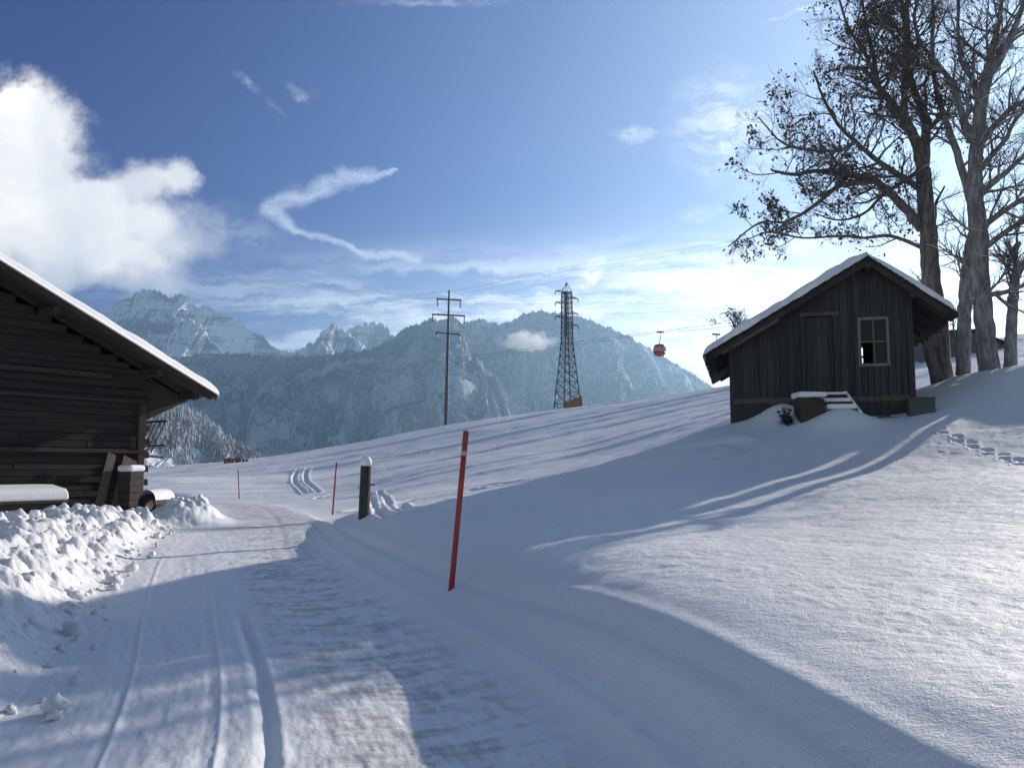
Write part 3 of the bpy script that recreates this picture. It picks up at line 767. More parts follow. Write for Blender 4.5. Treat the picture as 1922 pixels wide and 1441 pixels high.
    nA, nY = A.shape; V = np.concatenate([top.reshape(-1, 3), bot.reshape(-1, 3)]); N = nA * nY
    Fc = [(i * nY + j, (i + 1) * nY + j, (i + 1) * nY + j + 1, i * nY + j + 1) for i in range(nA - 1) for j in range(nY - 1)]
    Fc += [tuple(N + k for k in f[::-1]) for f in Fc]
    for j in range(nY - 1):
        Fc += [(j, j + 1, N + j + 1, N + j), ((nA - 1) * nY + j + 1, (nA - 1) * nY + j, N + (nA - 1) * nY + j, N + (nA - 1) * nY + j + 1)]
    for i in range(nA - 1):
        Fc += [((i + 1) * nY, i * nY, N + i * nY, N + (i + 1) * nY), (i * nY + nY - 1, (i + 1) * nY + nY - 1, N + (i + 1) * nY + nY - 1, N + i * nY + nY - 1)]
    link('snow', mesh('snow', V, Fc, M['roofsnow'], True), roof)
    # window
    x0, x1, z0, z1 = win
    mb = MB()
    mb.box(x0 - .05, x0 + .02, -.05, .03, z0 - .05, z1 + .05); mb.box(x1 - .02, x1 + .05, -.05, .03, z0 - .05, z1 + .05)
    mb.box(x0 + .021, x1 - .021, -.048, .03, z1 - .02, z1 + .05); mb.box(x0 + .021, x1 - .021, -.048, .03, z0 - .05, z0 + .02)
    wn = mb.build('window', M['frame'], h)
    mb = MB(); xm = (x0 + x1) / 2; zm = (z0 + z1) / 2
    mb.box(xm - .015, xm + .015, -.03, .0, z0 + .021, z1 - .021); mb.box(x0 + .021, xm - .016, -.03, .0, zm - .013, zm + .013); mb.box(xm + .016, x1 - .021, -.03, .0, zm - .013, zm + .013)
    mb.build('muntin', M['frame'], wn)
    mb = MB()
    mb.box(xm + .016, x1 - .021, -.018, -.012, z0 + .021, zm - .014); mb.box(x0 + .021, xm - .016, -.018, -.012, zm + .014, z1 - .021); mb.box(xm + .016, x1 - .021, -.018, -.012, zm + .014, z1 - .021)
    mb.build('pane', M['pane'], wn)                 # the lower left light has lost its pane: daylight of the rear opening shows
    mb = MB(); 
    mb.bar((bw[0] - .1, D - .13, bw[2] + .30), (bw[1] + .1, D - .13, bw[2] + .52), .04, .07)
    mb.bar((bw[0] - .1, D - .14, bw[2] + .62), (bw[1] + .1, D - .14, bw[2] + .95), .04, .16)
    mb.bar((bw[1] - .06, D - .2, bw[2] - .1), (bw[1] - .1, D - .2, bw[2] + .9), .14, .04)
    mb.build_each('rear_slat', M['hutwood'], h)
    # door
    x0, x1, z0, z1 = door; mb = MB(); a = x0 + .03
    for k in range(5):
        mb.box(a + .003, a + (x1 - x0 - .06) / 5 - .003, .0 - .01 + .004 * (k % 2), .03, z0 + .02, z1 - .03); a += (x1 - x0 - .06) / 5
    dr = mb.build('door', M['hutwood'], h)
    mb = MB(); mb.box(x0 + .06, x1 - .06, -.035, -.012, z0 + .3, z0 + .4); mb.box(x0 + .06, x1 - .06, -.035, -.012, z1 - .42, z1 - .32); mb.build_each('batten', M['hutwood'], dr)
    mb = MB(); mb.bar((x0 + .13, -.05, z0 + 1.0), (x0 + .13, -.05, z0 + 1.16), .02); mb.build('handle', M['darkmetal'], dr)
    mb = MB(); mb.box(x0 - .07, x0 + .02, -.05, -.023, z0, z1); mb.box(x1 - .02, x1 + .07, -.05, -.023, z0, z1); mb.build_each('door_frame', M['hutwood'], h)
    # drip board above the left eave seen from the front
    mb = MB(); mb.bar((LT[0] + .5, -.54, RZ(LT[0] + .5) - .22), (1.3, -.54, RZ(1.3) - .22), .05, .09); mb.build('verge_board', M['plank'], roof)
    def W2(a, y, z): c_, s_ = math.cos(yaw), math.sin(yaw); return (L[0] + a * c_ - y * s_, L[1] + a * s_ + y * c_, 1.2 + z)
    return W2, yaw
W2, HY = build_hut()

# drift, steps and boxes before the hut
def build_hut_things():
    # steps: stringers with treads, half buried under snow
    o = empty('wooden_steps', W2(2.18, -.45, 0), HY, label='snow covered wooden steps leading up to the hut door', cat='steps')
    S0, S1 = (-.02, -.05, .80), (.42, -1.55, -.25)
    for dx in (0., .78):
        mb = MB(); mb.bar((S0[0] + dx, S0[1], S0[2] - .05), (S1[0] + dx, S1[1], S1[2] - .05), .05, .14); mb.build('stringer', M['plank'], o)
        mb = MB(); mb.bar((S0[0] + dx, S0[1], S0[2] + .055), (S1[0] + dx, S1[1], S1[2] + .055), .07, .06); mb.build('snow', M['roofsnow'], o, bevel=.02)
    for k in range(5):
        t = (k + .1) / 5; x = S0[0] + (S1[0] - S0[0]) * t; y = S0[1] + (S1[1] - S0[1]) * t; z = S0[2] + (S1[2] - S0[2]) * t
        mb = MB(); mb.box(x + .03, x + .75, y - .26, y, z - .05, z - .02); tr = mb.build('tread', M['plank'], o)
        mb = MB(); mb.box(x + .03, x + .75, y - .28, y + .01, z - .018, z + .05 + .03 * min(k, 2)); mb.build('snow', M['roofsnow'], tr, bevel=.025)
    # chopping block / crate left of the steps
    o = empty('wooden_box', W2(1.68, -1.35, -.12), HY + .25, label='brown wooden box lying tilted left of the hut steps with snow on top', cat='box')
    mb = MB(); mb.box(-.02, .62, -.3, .35, 0, .75, jit=.05); mb.build('box_body', M['crate'], o, bevel=.02)
    mb = MB(); mb.box(-.16, .08, -.5, -.1, -.28, .02, jit=.05); mb.build('broken_corner', M['crate'], o)
    mb = MB(); mb.box(-.06, .66, -.32, .38, .765, .90, jit=.02); mb.build('snow', M['roofsnow'], o, bevel=.05)
    # dead shrub beside it
    o = empty('dead_shrub', W2(1.40, -1.5, -.12), 0, label='small dark leafy shrub poking out of snow left of the wooden box', cat='shrub')
    mb = MB(); lf = MB(); rr = random.Random(5)
    for k in range(26):
        a = rr.uniform(0, 6.28); l = rr.uniform(.2, .5); t = (math.cos(a) * l * .4, math.sin(a) * l * .4, l * rr.uniform(.6, 1.3))
        mb.tube([(0, 0, -.1), (t[0] * .4, t[1] * .4, t[2] * .5), t], [.012, .008, .003], 4)
        for q in range(9):
            p = Vector(t) * rr.uniform(.5, 1.05) + Vector([rr.gauss(0, .05) for _ in range(3)]); d = [Vector([rr.gauss(0, .035) for _ in range(3)]) for _ in range(2)]
            lf.add([p, p + d[0], p + d[0] + d[1], p + d[1]], [(0, 1, 2, 3)])
    mb.build('stem', M['twig'], o); lf.build('foliage', M['darkmetal'], o)
    # box at the right corner
    o = empty('grey_box', W2(4.45, -.75, .05), HY, label='plain grey green board box standing at the hut right front corner', cat='box')
    mb = MB(); mb.box(0, .62, 0, .45, 0, .56); mb.build('box_body', M['greyplastic'], o, bevel=.01)
    mb = MB(); mb.box(-.02, .64, -.02, .47, .561, .60); mb.build('lid', M['greyplastic'], o, bevel=.006)
    # loose firewood and boards under the hut
    rr = random.Random(9)
    for k in range(7):
        x = 2.95 + k * .2; o = empty('loose_board', W2(x, -.25 - .05 * (k % 3), -.0 + .07 * (k % 3)), HY + rr.uniform(-.5, .5),
            label='short board in the dark heap under the hut window', cat='board', group='boards heaped under the hut window')
        mb = MB(); mb.bar((-.3, 0, .05), (.3, rr.uniform(-.1, .1), .05 + rr.uniform(-.06, .14)), .09, .04); mb.build('plank', M['plank'], o)
        if k in (1, 4):
            mb = MB(); mb.bar((-.2, 0, .1), (.15, 0, .12), .09, .035); mb.build('snow', M['roofsnow'], o, bevel=.012)
build_hut_things()

# ---------------------------------------------------------------- barn
BC = np.array([-12.1, 28.0]); bd = np.array([.574, .819]); bn = np.array([.819, -.574])
def build_barn():
    yaw = math.atan2(bd[1], bd[0])
    zg = -1.5
    b = empty('log_barn', (BC[0], BC[1], zg), yaw, label='large dark log barn with wide snowy roof at the left edge', cat='barn')
    # local x along wall to the right (away), local y = depth behind the facade (= -n), z up from ground
    # check: rot by yaw maps local +y to (-bd.y, bd.x) = (-.819,.574) = -n
    TU, TZ = 2.05, 2.61 - zg                       # eave tip
    SL = .449; AU = -6.6                            # ridge position
    def rz(u): return TZ - (TU - u) * -SL if u > AU else TZ + (TU - AU) * SL - (AU - u) * SL
    W0 = -13.2 ; D = 11
    rnd = random.Random(12)
    # log courses of the gable wall
    mb = MB(); z = .0; k = 0
    while z < rz(AU) - .4:
        h = rnd.uniform(.19, .25); zt = z + h
        ur = 0.; ul = W0
        if zt > rz(0) - .35:                        # gable narrowing
            ur = TU - (zt + .35 - TZ) / SL; ul = AU - (ur - AU)
            ur = min(ur, 0); ul = max(ul, W0)
        if ur - ul < .3: break
        pr = rnd.uniform(-.015, .03)
        if z > 2.2: pr += .0
        u = ul
        while u < ur - .01:
            ue = min(u + rnd.uniform(2.5, 6), ur); ue = ur if ur - ue < .8 else ue
            mb.box(u + .004, ue - .004, -.08 - pr, .10, z + .006, zt - .006, jit=.006); u = ue
        z = zt; k += 1
    mb.build('wall', M['barnwood'], b, bevel=.012)
    mb = MB()                                       # beams proud of the wall
    mb.box(W0, .12, -.22, -.115, 2.0, 2.14, jit=.01); mb.box(W0, -1.2, -.20, -.115, 4.35, 4.5, jit=.01); mb.box(W0, -.0, -.2, -.115, 3.62, 3.72, jit=.01)
    mb.box(-.22, .0, -.26, -.115, -.2, 1.99); mb.box(-.24, .0, -.26, -.115, 2.15, 3.61)
    mb.build_each('beam', M['beam'], b, bevel=.01)
    mb = MB()
    for zz in np.arange(.1, 3.7, .44): mb.box(.02, .30, -.04, .14, zz, zz + .2, jit=.01)      # projecting log ends
    mb.build_each('log_end', M['barnwood'], b, bevel=.02)
    for (u, y0, y1) in ((0.0, .12, D), (W0, .12, D)):
        mb = MB(); z = 0.
        while z < 3.9: mb.box(u - .09, u + .09, y0, y1, z + .005, z + .225); z += .23
        mb.build('wall', M['barnwood'], b)
    mb = MB(); z = 0
    mb.prism([(W0, 0), (0, 0), (0, 3.9), (AU, rz(AU) - .35), (W0, 3.9)], D - .05, D + .1); mb.build('wall', M['barnwood'], b)
    # roof
    def slab(mb, off, th, y0, y1, in0=0., ext=0.):
        for s_ in (1, -1):
            t = TU + ext if s_ > 0 else 2 * AU - TU - ext
            zt = TZ - ext * SL
            V = [(AU, y0, rz(AU) + off), (t, y0, zt + off), (t, y0, zt + off - th), (AU, y0, rz(AU) + off - th)]
            V += [(x, y1, z) for x, _, z in V]
            mb.add(V, [(0, 1, 2, 3), (7, 6, 5, 4), (0, 4, 5, 1), (1, 5, 6, 2), (2, 6, 7, 3), (3, 7, 4, 0)])
    mb = MB(); slab(mb, -.10, .05, -1.05, D + 1); roof = mb.build('roof', M['roofwood'], b)
    mb = MB(); slab(mb, -.075, .22, -1.10, -1.06); mb.build('verge_board', M['beam'], roof)
    mb = MB()
    for y in np.arange(-.95, D + 1, .9):
        for s_ in (1, -1):
            t = TU - .12 if s_ > 0 else 2 * AU - TU + .12
            mb.bar((AU, y, rz(AU) - .24), (t, y, TZ + .12 * SL - .24), .12, .16)
    mb.build_each('rafter', M['beam'], roof)
    mb = MB()
    for u in (AU, -3.4, -.02, 2 * AU + .02):
        mb.bar((u, -1.0, rz(u) - .44), (u, D + .9, rz(u) - .44), .2, .22)
    mb.bar((1.55, -.7, rz(1.55) - .40), (1.55, D + .8, rz(1.55) - .40), .16, .16)
    mb.build_each('purlin', M['beam'], roof)
    mb = MB()   # boarded box under the eave, sloping down to the wall
    for k in range(16): mb.prism([(1.86, TZ - .24), (.10, 3.02 - .004 * (k % 2)), (.10, rz(.1) - .35)], .22 + k * .3, .22 + k * .3 + .294)
    mb.build('soffit', M['beam'], b)
    # snow on the barn roof
    na, ny = 70, 40
    for s_ in (1,):
        U = np.concatenate([np.linspace(TU + .05, TU - .8, 26)[:-1], np.linspace(TU - .8, AU, 44), np.linspace(AU, 2 * AU - TU - .05, 40)[1:]])
        yl = np.concatenate([np.linspace(-1.18, -.7, 16)[:-1], np.linspace(-.7, D + 1.05, 36)]); A, Y = np.meshgrid(U, yl, indexing='ij')
        base = np.where(A > AU, TZ + (TU - A) * SL, TZ + (TU - AU) * SL - (AU - A) * SL) - .09
        e = np.minimum(np.minimum(U[0] - A, A - U[-1]), np.minimum(Y - yl[0], yl[-1] - Y))
        th = .30 * np.sqrt(np.clip(e / .2, 0, 1)) * (1 + .20 * fbm(A * .7, Y * .8, 3, 14)) + .01 * fbm(A * 3, Y * 3, 2, 19)
        top = np.stack([A, Y, base + np.maximum(th, 0)], -1); bot = np.stack([A, Y, base - .006], -1)
        nA, nY = A.shape; V = np.concatenate([top.reshape(-1, 3), bot.reshape(-1, 3)]); N = nA * nY
        Fc = [(i * nY + j, i * nY + j + 1, (i + 1) * nY + j + 1, (i + 1) * nY + j) for i in range(nA - 1) for j in range(nY - 1)]
        Fc += [tuple(N + k for k in f[::-1]) for f in Fc]
        for i in range(nA - 1): Fc.append(((i + 1) * nY, i * nY, N + i * nY, N + (i + 1) * nY))
        for j in range(nY - 1): Fc.append((j, j + 1, N + j + 1, N + j))
        link('snow', mesh('snow', V, Fc, M['roofsnow'], True), roof)
    def B2(u, y, z=0.): return (BC[0] + u * bd[0] - y * bd[1], BC[1] + u * bd[1] + y * bd[0], zg + z)
    # hay rack under the eaves
    o = empty('hay_rack', B2(.1, 1.3, 0), yaw, label='wooden slatted hay rack hanging under the barn eave beside its corner', cat='rack')
    mb = MB(); mb.bar((.1, -.6, 2.05), (.1, 1.6, 2.05), .08); mb.bar((1.25, -.6, 3.15), (1.25, 1.6, 3.15), .07); mb.bar((1.05, -.9, 2.3), (1.05, 1.6, 2.3), .06); mb.bar((-.1, -.55, 2.0), (1.2, -.55, 1.9), .05, .07); mb.build_each('rail', M['plank'], o)
    mb = MB()
    for k in range(8): mb.bar((.75, -.55 + k * .27, 2.05), (1.3, -.5 + k * .27, 3.2), .035)
    mb.build_each('slat', M['plank'], o)
    mb = MB(); rr = random.Random(2)
    for k in range(60):
        p = Vector((rr.uniform(.1, 1.0), rr.uniform(-.6, 1.5), rr.uniform(2.1, 2.45))); mb.bar(p, p + Vector((rr.uniform(-.35, .35), rr.uniform(-.3, .3), rr.uniform(-.1, .12))), .02)
    mb.build('sticks', M['twig'], o)
    # planks leaning on the wall
    for k, (u0, u1, w, lab) in enumerate([(-1.15, -1.95, .28, 'wide pale plank leaning on the barn wall, leftmost of three'), (-.62, -1.4, .3, 'middle of three boards leaning on the barn wall'),
                                   (-.42, -.55, .2, 'upright board leaning on the barn wall nearest the corner')]):
        o = empty('leaning_board', B2(u1, -.95, 0), yaw, label=lab, cat='board', group='boards leaning on the barn wall')
        mb = MB(); mb.bar((0, 0, -.1), (u0 - u1, .62, 1.98 - .1 * k), w, .04, up=(0, 1, 0)); mb.build('plank', M['plank'], o)
    # block with a cap of snow in front of the corner
    o = empty('timber_stack', B2(-1.0, -1.15, 0), yaw + .25, label='tall dark timber block with a snow cap at the barn corner', cat='timber block')
    mb = MB()
    for k in range(7): mb.box(0, .56 + random.uniform(-.02, .02), 0, .5, k * .22 - .1, k * .22 + .105, jit=.012)
    mb.build_each('timber', M['crate'], o, bevel=.01)
    mb = MB(); mb.box(-.03, .6, -.03, .53, 1.43, 1.63, jit=.01); mb.build('snow', M['roofsnow'], o, bevel=.07)
    # low lean-to / trough with a snow slab
    o = empty('snowy_trough', B2(-3.5, -2.1, 0), yaw, label='low wooden trough covered by a thick snow slab before the barn', cat='trough')
    mb = MB(); mb.box(-7, -.1, -.1, 1.3, .0, .60, jit=.02); mb.build('trough_wall', M['crate'], o)
    mb = MB(); mb.box(-7, .02, -.2, 1.4, .602, .66); mb.build('lid', M['plank'], o)
    mb = MB(); mb.prism([(-.24, .663), (1.4, .663), (1.4, 1.08), (.6, 1.08), (-.05, .98), (-.2, .88)], -7, .03, plane='yz'); mb.build('snow', M['roofsnow'], o, bevel=.06)
    # rail in front
    # hollow log / barrel lying in the snow
    p = P(300, 935, 25.2)
    o = empty('lying_barrel', (p[0] - .1, p[1], -1.27), R(-100), label='brown open barrel lying on its side under snow between barn and road', cat='barrel')
    mb = MB(); n = 18; prof = [(0, .26), (.25, .30), (.5, .31), (.75, .30), (1., .26)]
    V = [(x - .5, r * math.cos(2 * math.pi * j / n), .28 + r * math.sin(2 * math.pi * j / n)) for x, r in prof for j in range(n)]
    V2 = [(x - .5, (r - .03) * math.cos(2 * math.pi * j / n), .28 + (r - .03) * math.sin(2 * math.pi * j / n)) for x, r in prof for j in range(n)]
    k = len(prof); N = len(V)
    Fc = [(i * n + j, i * n + (j + 1) % n, (i + 1) * n + (j + 1) % n, (i + 1) * n + j) for i in range(k - 1) for j in range(n)]
    Fc += [tuple(N + q for q in f[::-1]) for f in Fc] + [(j, N + j, N + (j + 1) % n, (j + 1) % n) for j in range(n)]
    mb.add(V + V2, Fc); mb.lathe([(.01, 0)] * 2) if False else None; mb.build('staves', mat('barrel_wood', (.05, .03, .024), .8, var=(6, .7, (.025, .018, .015))), o)
    mb = MB()
    for x, q in ((-.44, .275), (.0, .315), (.44, .275)): mb.tube([(x, q * math.cos(a), .28 + q * math.sin(a)) for a in np.linspace(0, 2 * math.pi, 20)], .012, 4, caps=False)
    mb.build_each('hoop', M['darkmetal'], o)
    mb = MB()
    nx, na = 8, 9; V = []
    for i in range(nx):
        for j in range(na):
            a = math.pi * (.12 + .76 * j / (na - 1)); t = .12 * math.sin(math.pi * j / (na - 1)) * (1 - .4 * abs(i / (nx - 1) - .5))
            V.append((-.5 + i / (nx - 1), (.315 + t) * math.cos(a), .28 + (.315 + t) * math.sin(a)))
    mb.add(V, [(i * na + j, i * na + j + 1, (i + 1) * na + j + 1, (i + 1) * na + j) for i in range(nx - 1) for j in range(na - 1)]); mb.build('snow', M['roofsnow'], o, smooth=True)
    return B2
B2 = build_barn()

# ---------------------------------------------------------------- snow poles and the post
def snow_pole(px, pyb, pyt, pxt, r, lab, band):
    b = hit(px, pyb); t = P(pxt, pyt, b[1] - .0)
    o = empty('snow_pole', b, label=lab, cat='snow pole', group='red marker poles along the road')
    d = Vector(t - b); mb = MB(); mb.tube([-d * .06, d * .2, d * .6, d * (band - .02)], r, 10); mb.build('pole', M['red'], o, smooth=True)
    mb = MB(); mb.tube([d * (band - .0199), d * (band + .006)], r * 1.03, 10); mb.build('reflective_band', M['white'], o)
    mb = MB(); mb.tube([d * (band + .0061), d * .995, d], [r * 1.0, r, r * .8], 10); mb.build('pole_tip', M['red'], o)
snow_pole(847, 1105, 808, 875, .032, 'tall red snow pole leaning right in the shaded snow bank nearest the camera', .86)
snow_pole(624, 966, 867, 632, .030, 'red snow pole standing left of the dark wooden post', .86)
snow_pole(449, 936, 882, 447, .030, 'thin red snow pole farthest down the road beside the bend', .86)
def post():
    b = hit(683, 969); top = P(687, 874, b[1])
    o = empty('wooden_post', b, label='thick dark wooden post with snow cap beside the road', cat='post')
    d = Vector(top - b); r = .125; mb = MB(); mb.tube([-d * .1, d * .5, d], [r, r * .98, r * .95], 12); mb.build('post_shaft', M['post'], o)
    mb = MB(); x, y, z = d; mb.lathe([(r * .95, 0), (r * 1.05, .05), (r * 1.0, .12), (r * .75, .18), (r * .3, .215)], 12, (x, y, z + .002)); mb.build('snow', M['roofsnow'], o, smooth=True)
    mb = MB(); mb.bar((d * .62)[:], ((d * .62) + Vector((.22, 0, .01)))[:], .03); mb.build('insulator_peg', M['darkmetal'], o)
post()

# ---------------------------------------------------------------- pylons, cables, gondolas
def steel_pole():
    Y = 118; b = P(836, 800, Y); t = P(843, 545, Y); z0 = b[2] - 4
    o = empty('power_pole', (b[0], b[1], b[2] - 3), label='slim grey power pole with three crossarms beyond the snowfield crest', cat='power pole')
    H = t[2] - b[2] + 3; dx = t[0] - b[0]
    mb = MB(); mb.tube([(0, 0, 0), (dx, 0, H)], [.30, .13], 10); mb.build('pole', M['steel'], o)
    for (dz, w) in ((1.3, 1.75), (3.5, 2.35), (6.1, 1.75)):
        z = H - dz; c = dx * z / H
        mb = MB(); mb.bar((c - w, .0 + .6, z + .5 * .45), (c + w, -.6, z - .22), .16, .2); arm = mb.build('crossarm', M['steel'], o)
        for s_ in (-1, 1):
            x = c + s_ * (w - .12); zz = z - s_ * .2
            mb = MB(); mb.lathe([(.04, 0), (.10, -.15), (.06, -.3), (.11, -.45), (.06, -.6), (.11, -.75), (.04, -1.1)][::-1], 8, (x, -s_ * .5, zz - .02)); mb.build('insulator', M['insul'], arm)
    return o
steel_pole()
def lattice():
    Y = 165; b = P(1065, 768, Y); t = P(1067, 530, Y); H = t[2] - b[2]
    o = empty('lattice_pylon', (b[0], b[1], b[2] - 1.5), R(28), label='tall steel lattice pylon with short side arms and a brown boarded foot', cat='pylon')
    H += 1.5
    def hw(z):
        f = z / H
        return 2.05 * (1 - f / .55) + .82 * (f / .55) if f < .55 else (.82 * (1 - (f - .55) / .37) + .72 * ((f - .55) / .37) if f < .92 else .72 * (1 - (f - .92) / .08) + .02)
    mb = MB(); zs = [0]; 
    while zs[-1] < H * .93: zs.append(zs[-1] + max(1.0, hw(zs[-1]) * 1.25))
    zs[-1] = H * .92
    for sx, sy in ((1, 1), (1, -1), (-1, -1), (-1, 1)):
        for a, c in zip(zs[:-1] , zs[1:]): mb.bar((sx * hw(a), sy * hw(a), a), (sx * hw(c), sy * hw(c), c), .17)
        mb.bar((sx * hw(zs[-1]), sy * hw(zs[-1]), zs[-1]), (0, 0, H), .12)
    mb.build('leg', M['steel'], o)
    mb = MB()
    cs = [(1, 1), (1, -1), (-1, -1), (-1, 1)]
    for a, c in zip(zs[:-1], zs[1:]):
        for k in range(4):
            p, q = cs[k], cs[(k + 1) % 4]
            mb.bar((p[0] * hw(a), p[1] * hw(a), a), (q[0] * hw(c), q[1] * hw(c), c), .08); mb.bar((q[0] * hw(a), q[1] * hw(a), a), (p[0] * hw(c), p[1] * hw(c), c), .08)
            mb.bar((p[0] * hw(c), p[1] * hw(c), c), (q[0] * hw(c), q[1] * hw(c), c), .08)
    mb.build('bracing', M['steel'], o)
    for f, s_ in ((.925, -1), (.885, 1), (.84, -1), (.77, 1), (.735, -1), (.68, 1)):
        z = H * f; w = 2.6; mb = MB()
        mb.bar((s_ * .7, .6, z), (s_ * w, 0, z + .05), .11); mb.bar((s_ * .7, -.6, z), (s_ * w, 0, z + .05), .11); mb.bar((s_ * .7, 0, z + .55), (s_ * w, 0, z + .05), .09); arm = mb.build('crossarm', M['steel'], o)
        mb = MB(); mb.lathe([(.04, 0), (.11, -.12), (.06, -.25), (.12, -.4), (.05, -.7)][::-1], 8, (s_ * w, 0, z)); mb.build('insulator', M['insul'], arm)
    mb = MB(); mb.bar((.25, .8, H * .6), (.25, .8, H * .93), .5, .3); mb.build('ladder_cage', M['darkmetal'], o)
    mb = MB()
    for k in range(9): 
        x = -1.9 + k * .44; mb.box(x, x + .4, -2.15, -2.08, .6, 2.7 + .16 * k, jit=.02)
    for k in range(9):
        y = -2.0 + k * .44; mb.box(2.05, 2.12, y, y + .4, .6, 3.9 - .1 * k, jit=.02)
    mb.build('boarding', M['orange'], o)
lattice()
def wire(name, pts, r, lab, cat, sag=0., grp=None):
    mb = MB(); pts = [Vector(p) for p in pts]; q = []
    for a, b in zip(pts[:-1], pts[1:]):
        for k in range(12):
            t = k / 12; p = a.lerp(b, t); p.z -= sag * 4 * t * (1 - t) * (b - a).length; q.append(p)
    q.append(pts[-1]); mb.tube(q, r, 5); o = mb.build(name, M['wire'], smooth=True); tag(o, lab, cat, grp)
g_ = 'overhead cables above the snowfield'
wire('haul_cable', [P(1560, 590, 95), P(1329, 617, 130), P(1240, 624, 150), P(1050, 651, 200), P(840, 683, 290), P(380, 738, 620)], .030, 'ropeway cable carrying the red gondola and falling to the left', 'cable', 0, g_)
wire('return_cable', [P(1560, 583, 100), P(1300, 614, 140), P(1050, 645, 208), P(840, 676, 300), P(380, 728, 640)], .035, 'upper return cable of the ropeway crossing behind the lattice pylon', 'cable', 0, g_)
for i, (y0, y1, yl, lab) in enumerate([(443, 500, 558, 'highest thin power line rising to the right across the sky'), (452, 508, 566, 'second power line just below the highest one'), (485, 523, 578, 'third power line passing above the lattice pylon'),
        (548, 553, 571, 'nearly level power line at the pylon top'), (566, 570, 580, 'nearly level power line at the upper pylon arms'), (590, 592, 596, 'lowest nearly level power line at the lower pylon arms')]):
    wire('power_line', [P(1560, y0 - 22, 130), P(1066, y1 - 0, 160), P(843, yl - 10, 190), P(150, yl + 30 + 6 * i, 420)], .015, lab, 'power line', .004, g_)
def gondola(px, py, Y, lab):
    c = P(px, py, Y)
    o = empty('gondola', (c[0], c[1], c[2] - 1.1), R(20), label=lab, cat='gondola', group='gondolas on the ropeway')
    n = 18; prof = [(.45, 0), (.78, .12), (1.02, .45), (1.12, .8)]
    mb = MB(); mb.lathe(prof, n); mb.build('cabin', M['cabin'], o, smooth=True)
    mb = MB(); mb.lathe([(1.10, .801), (1.12, 1.1), (1.06, 1.5), (.98, 1.68)], n); mb.build('window_band', M['glass'], o, smooth=True)
    mb = MB()
    for k in range(8):
        a = k * math.pi / 4; ca, sa = math.cos(a), math.sin(a); mb.tube([(1.12 * ca, 1.12 * sa, .8), (1.15 * ca, 1.15 * sa, 1.1), (1.08 * ca, 1.08 * sa, 1.5), (1.0 * ca, 1.0 * sa, 1.7)], .045, 5)
    mb.build_each('window_bar', M['cabin'], o)
    mb = MB(); mb.lathe([(1.0, 1.681), (.9, 1.95), (.6, 2.1), (.2, 2.16)], n); mb.build('roof', M['cabin'], o, smooth=True)
    mb = MB(); mb.box(-.35, .35, 1.13, 1.2, .25, 1.6); mb.build('door', M['glass'], o)
    mb = MB(); mb.tube([(0, 0, 2.1), (0, 0, 2.9), (.28, 0, 3.3), (.28, 0, 4.25)], .06, 6); mb.box(-.45, .85, -.12, .12, 4.2, 4.42); mb.build('hanger', M['darkmetal'], o)
gondola(1238, 657, 150, 'red and grey ropeway gondola in the open sky right of the pylon')
gondola(1343, 667, 128, 'second gondola almost hidden behind the snowy roof tip of the hut')

# far things
def far_things():
    b = hit(448, 872, 30, 120)
    o = empty('orange_barrier', P(447, 868, 96), R(10), label='small heap of orange barrier netting with one pale slanted stake on the far snow', cat='barrier')
    mb = MB(); rr = random.Random(3)
    for k in range(7): mb.box(-1.5 + k * .38, -1.2 + k * .38, -.1, .1, -.5, .35 + .3 * rr.random(), jit=.07)
    mb.build('netting', mat('orange_net', (.26, .11, .075), .8, var=(3, .8, (.10, .06, .055))), o)
    mb = MB(); mb.bar((.45, -.15, 1.0), (1.0, -.15, -.4), .1); mb.build('stake', M['white'], o)
    p = P(1800, 640, 62)
    o = empty('distant_shed', (p[0], p[1], 8.0), R(-15), label='grey brown shed far behind the bare tree trunks', cat='shed')
    mb = MB(); mb.prism([(-2.5, -1), (3, -1), (3, .9), (1.2, 1.9), (-2.5, 1.9)], 0, 4); mb.build('wall', mat('shed_wall', (.10, .09, .08), .9, var=(2, .6, (.06, .055, .05)), bump=(4, .4, .05)), o)
    mb = MB(); mb.add([(1.1, -.3, 1.98), (3.5, -.3, .72), (3.5, 4.3, .72), (1.1, 4.3, 1.98), (1.1, -.3, 2.12), (3.5, -.3, .86), (3.5, 4.3, .86), (1.1, 4.3, 2.12)], [(0, 1, 2, 3), (7, 6, 5, 4), (0, 4, 5, 1), (1, 5, 6, 2), (2, 6, 7, 3), (3, 7, 4, 0)])
    mb.box(-2.8, 1.098, -.3, 4.3, 1.98, 2.12); mb.build('roof', M['roofwood'], o)
far_things()

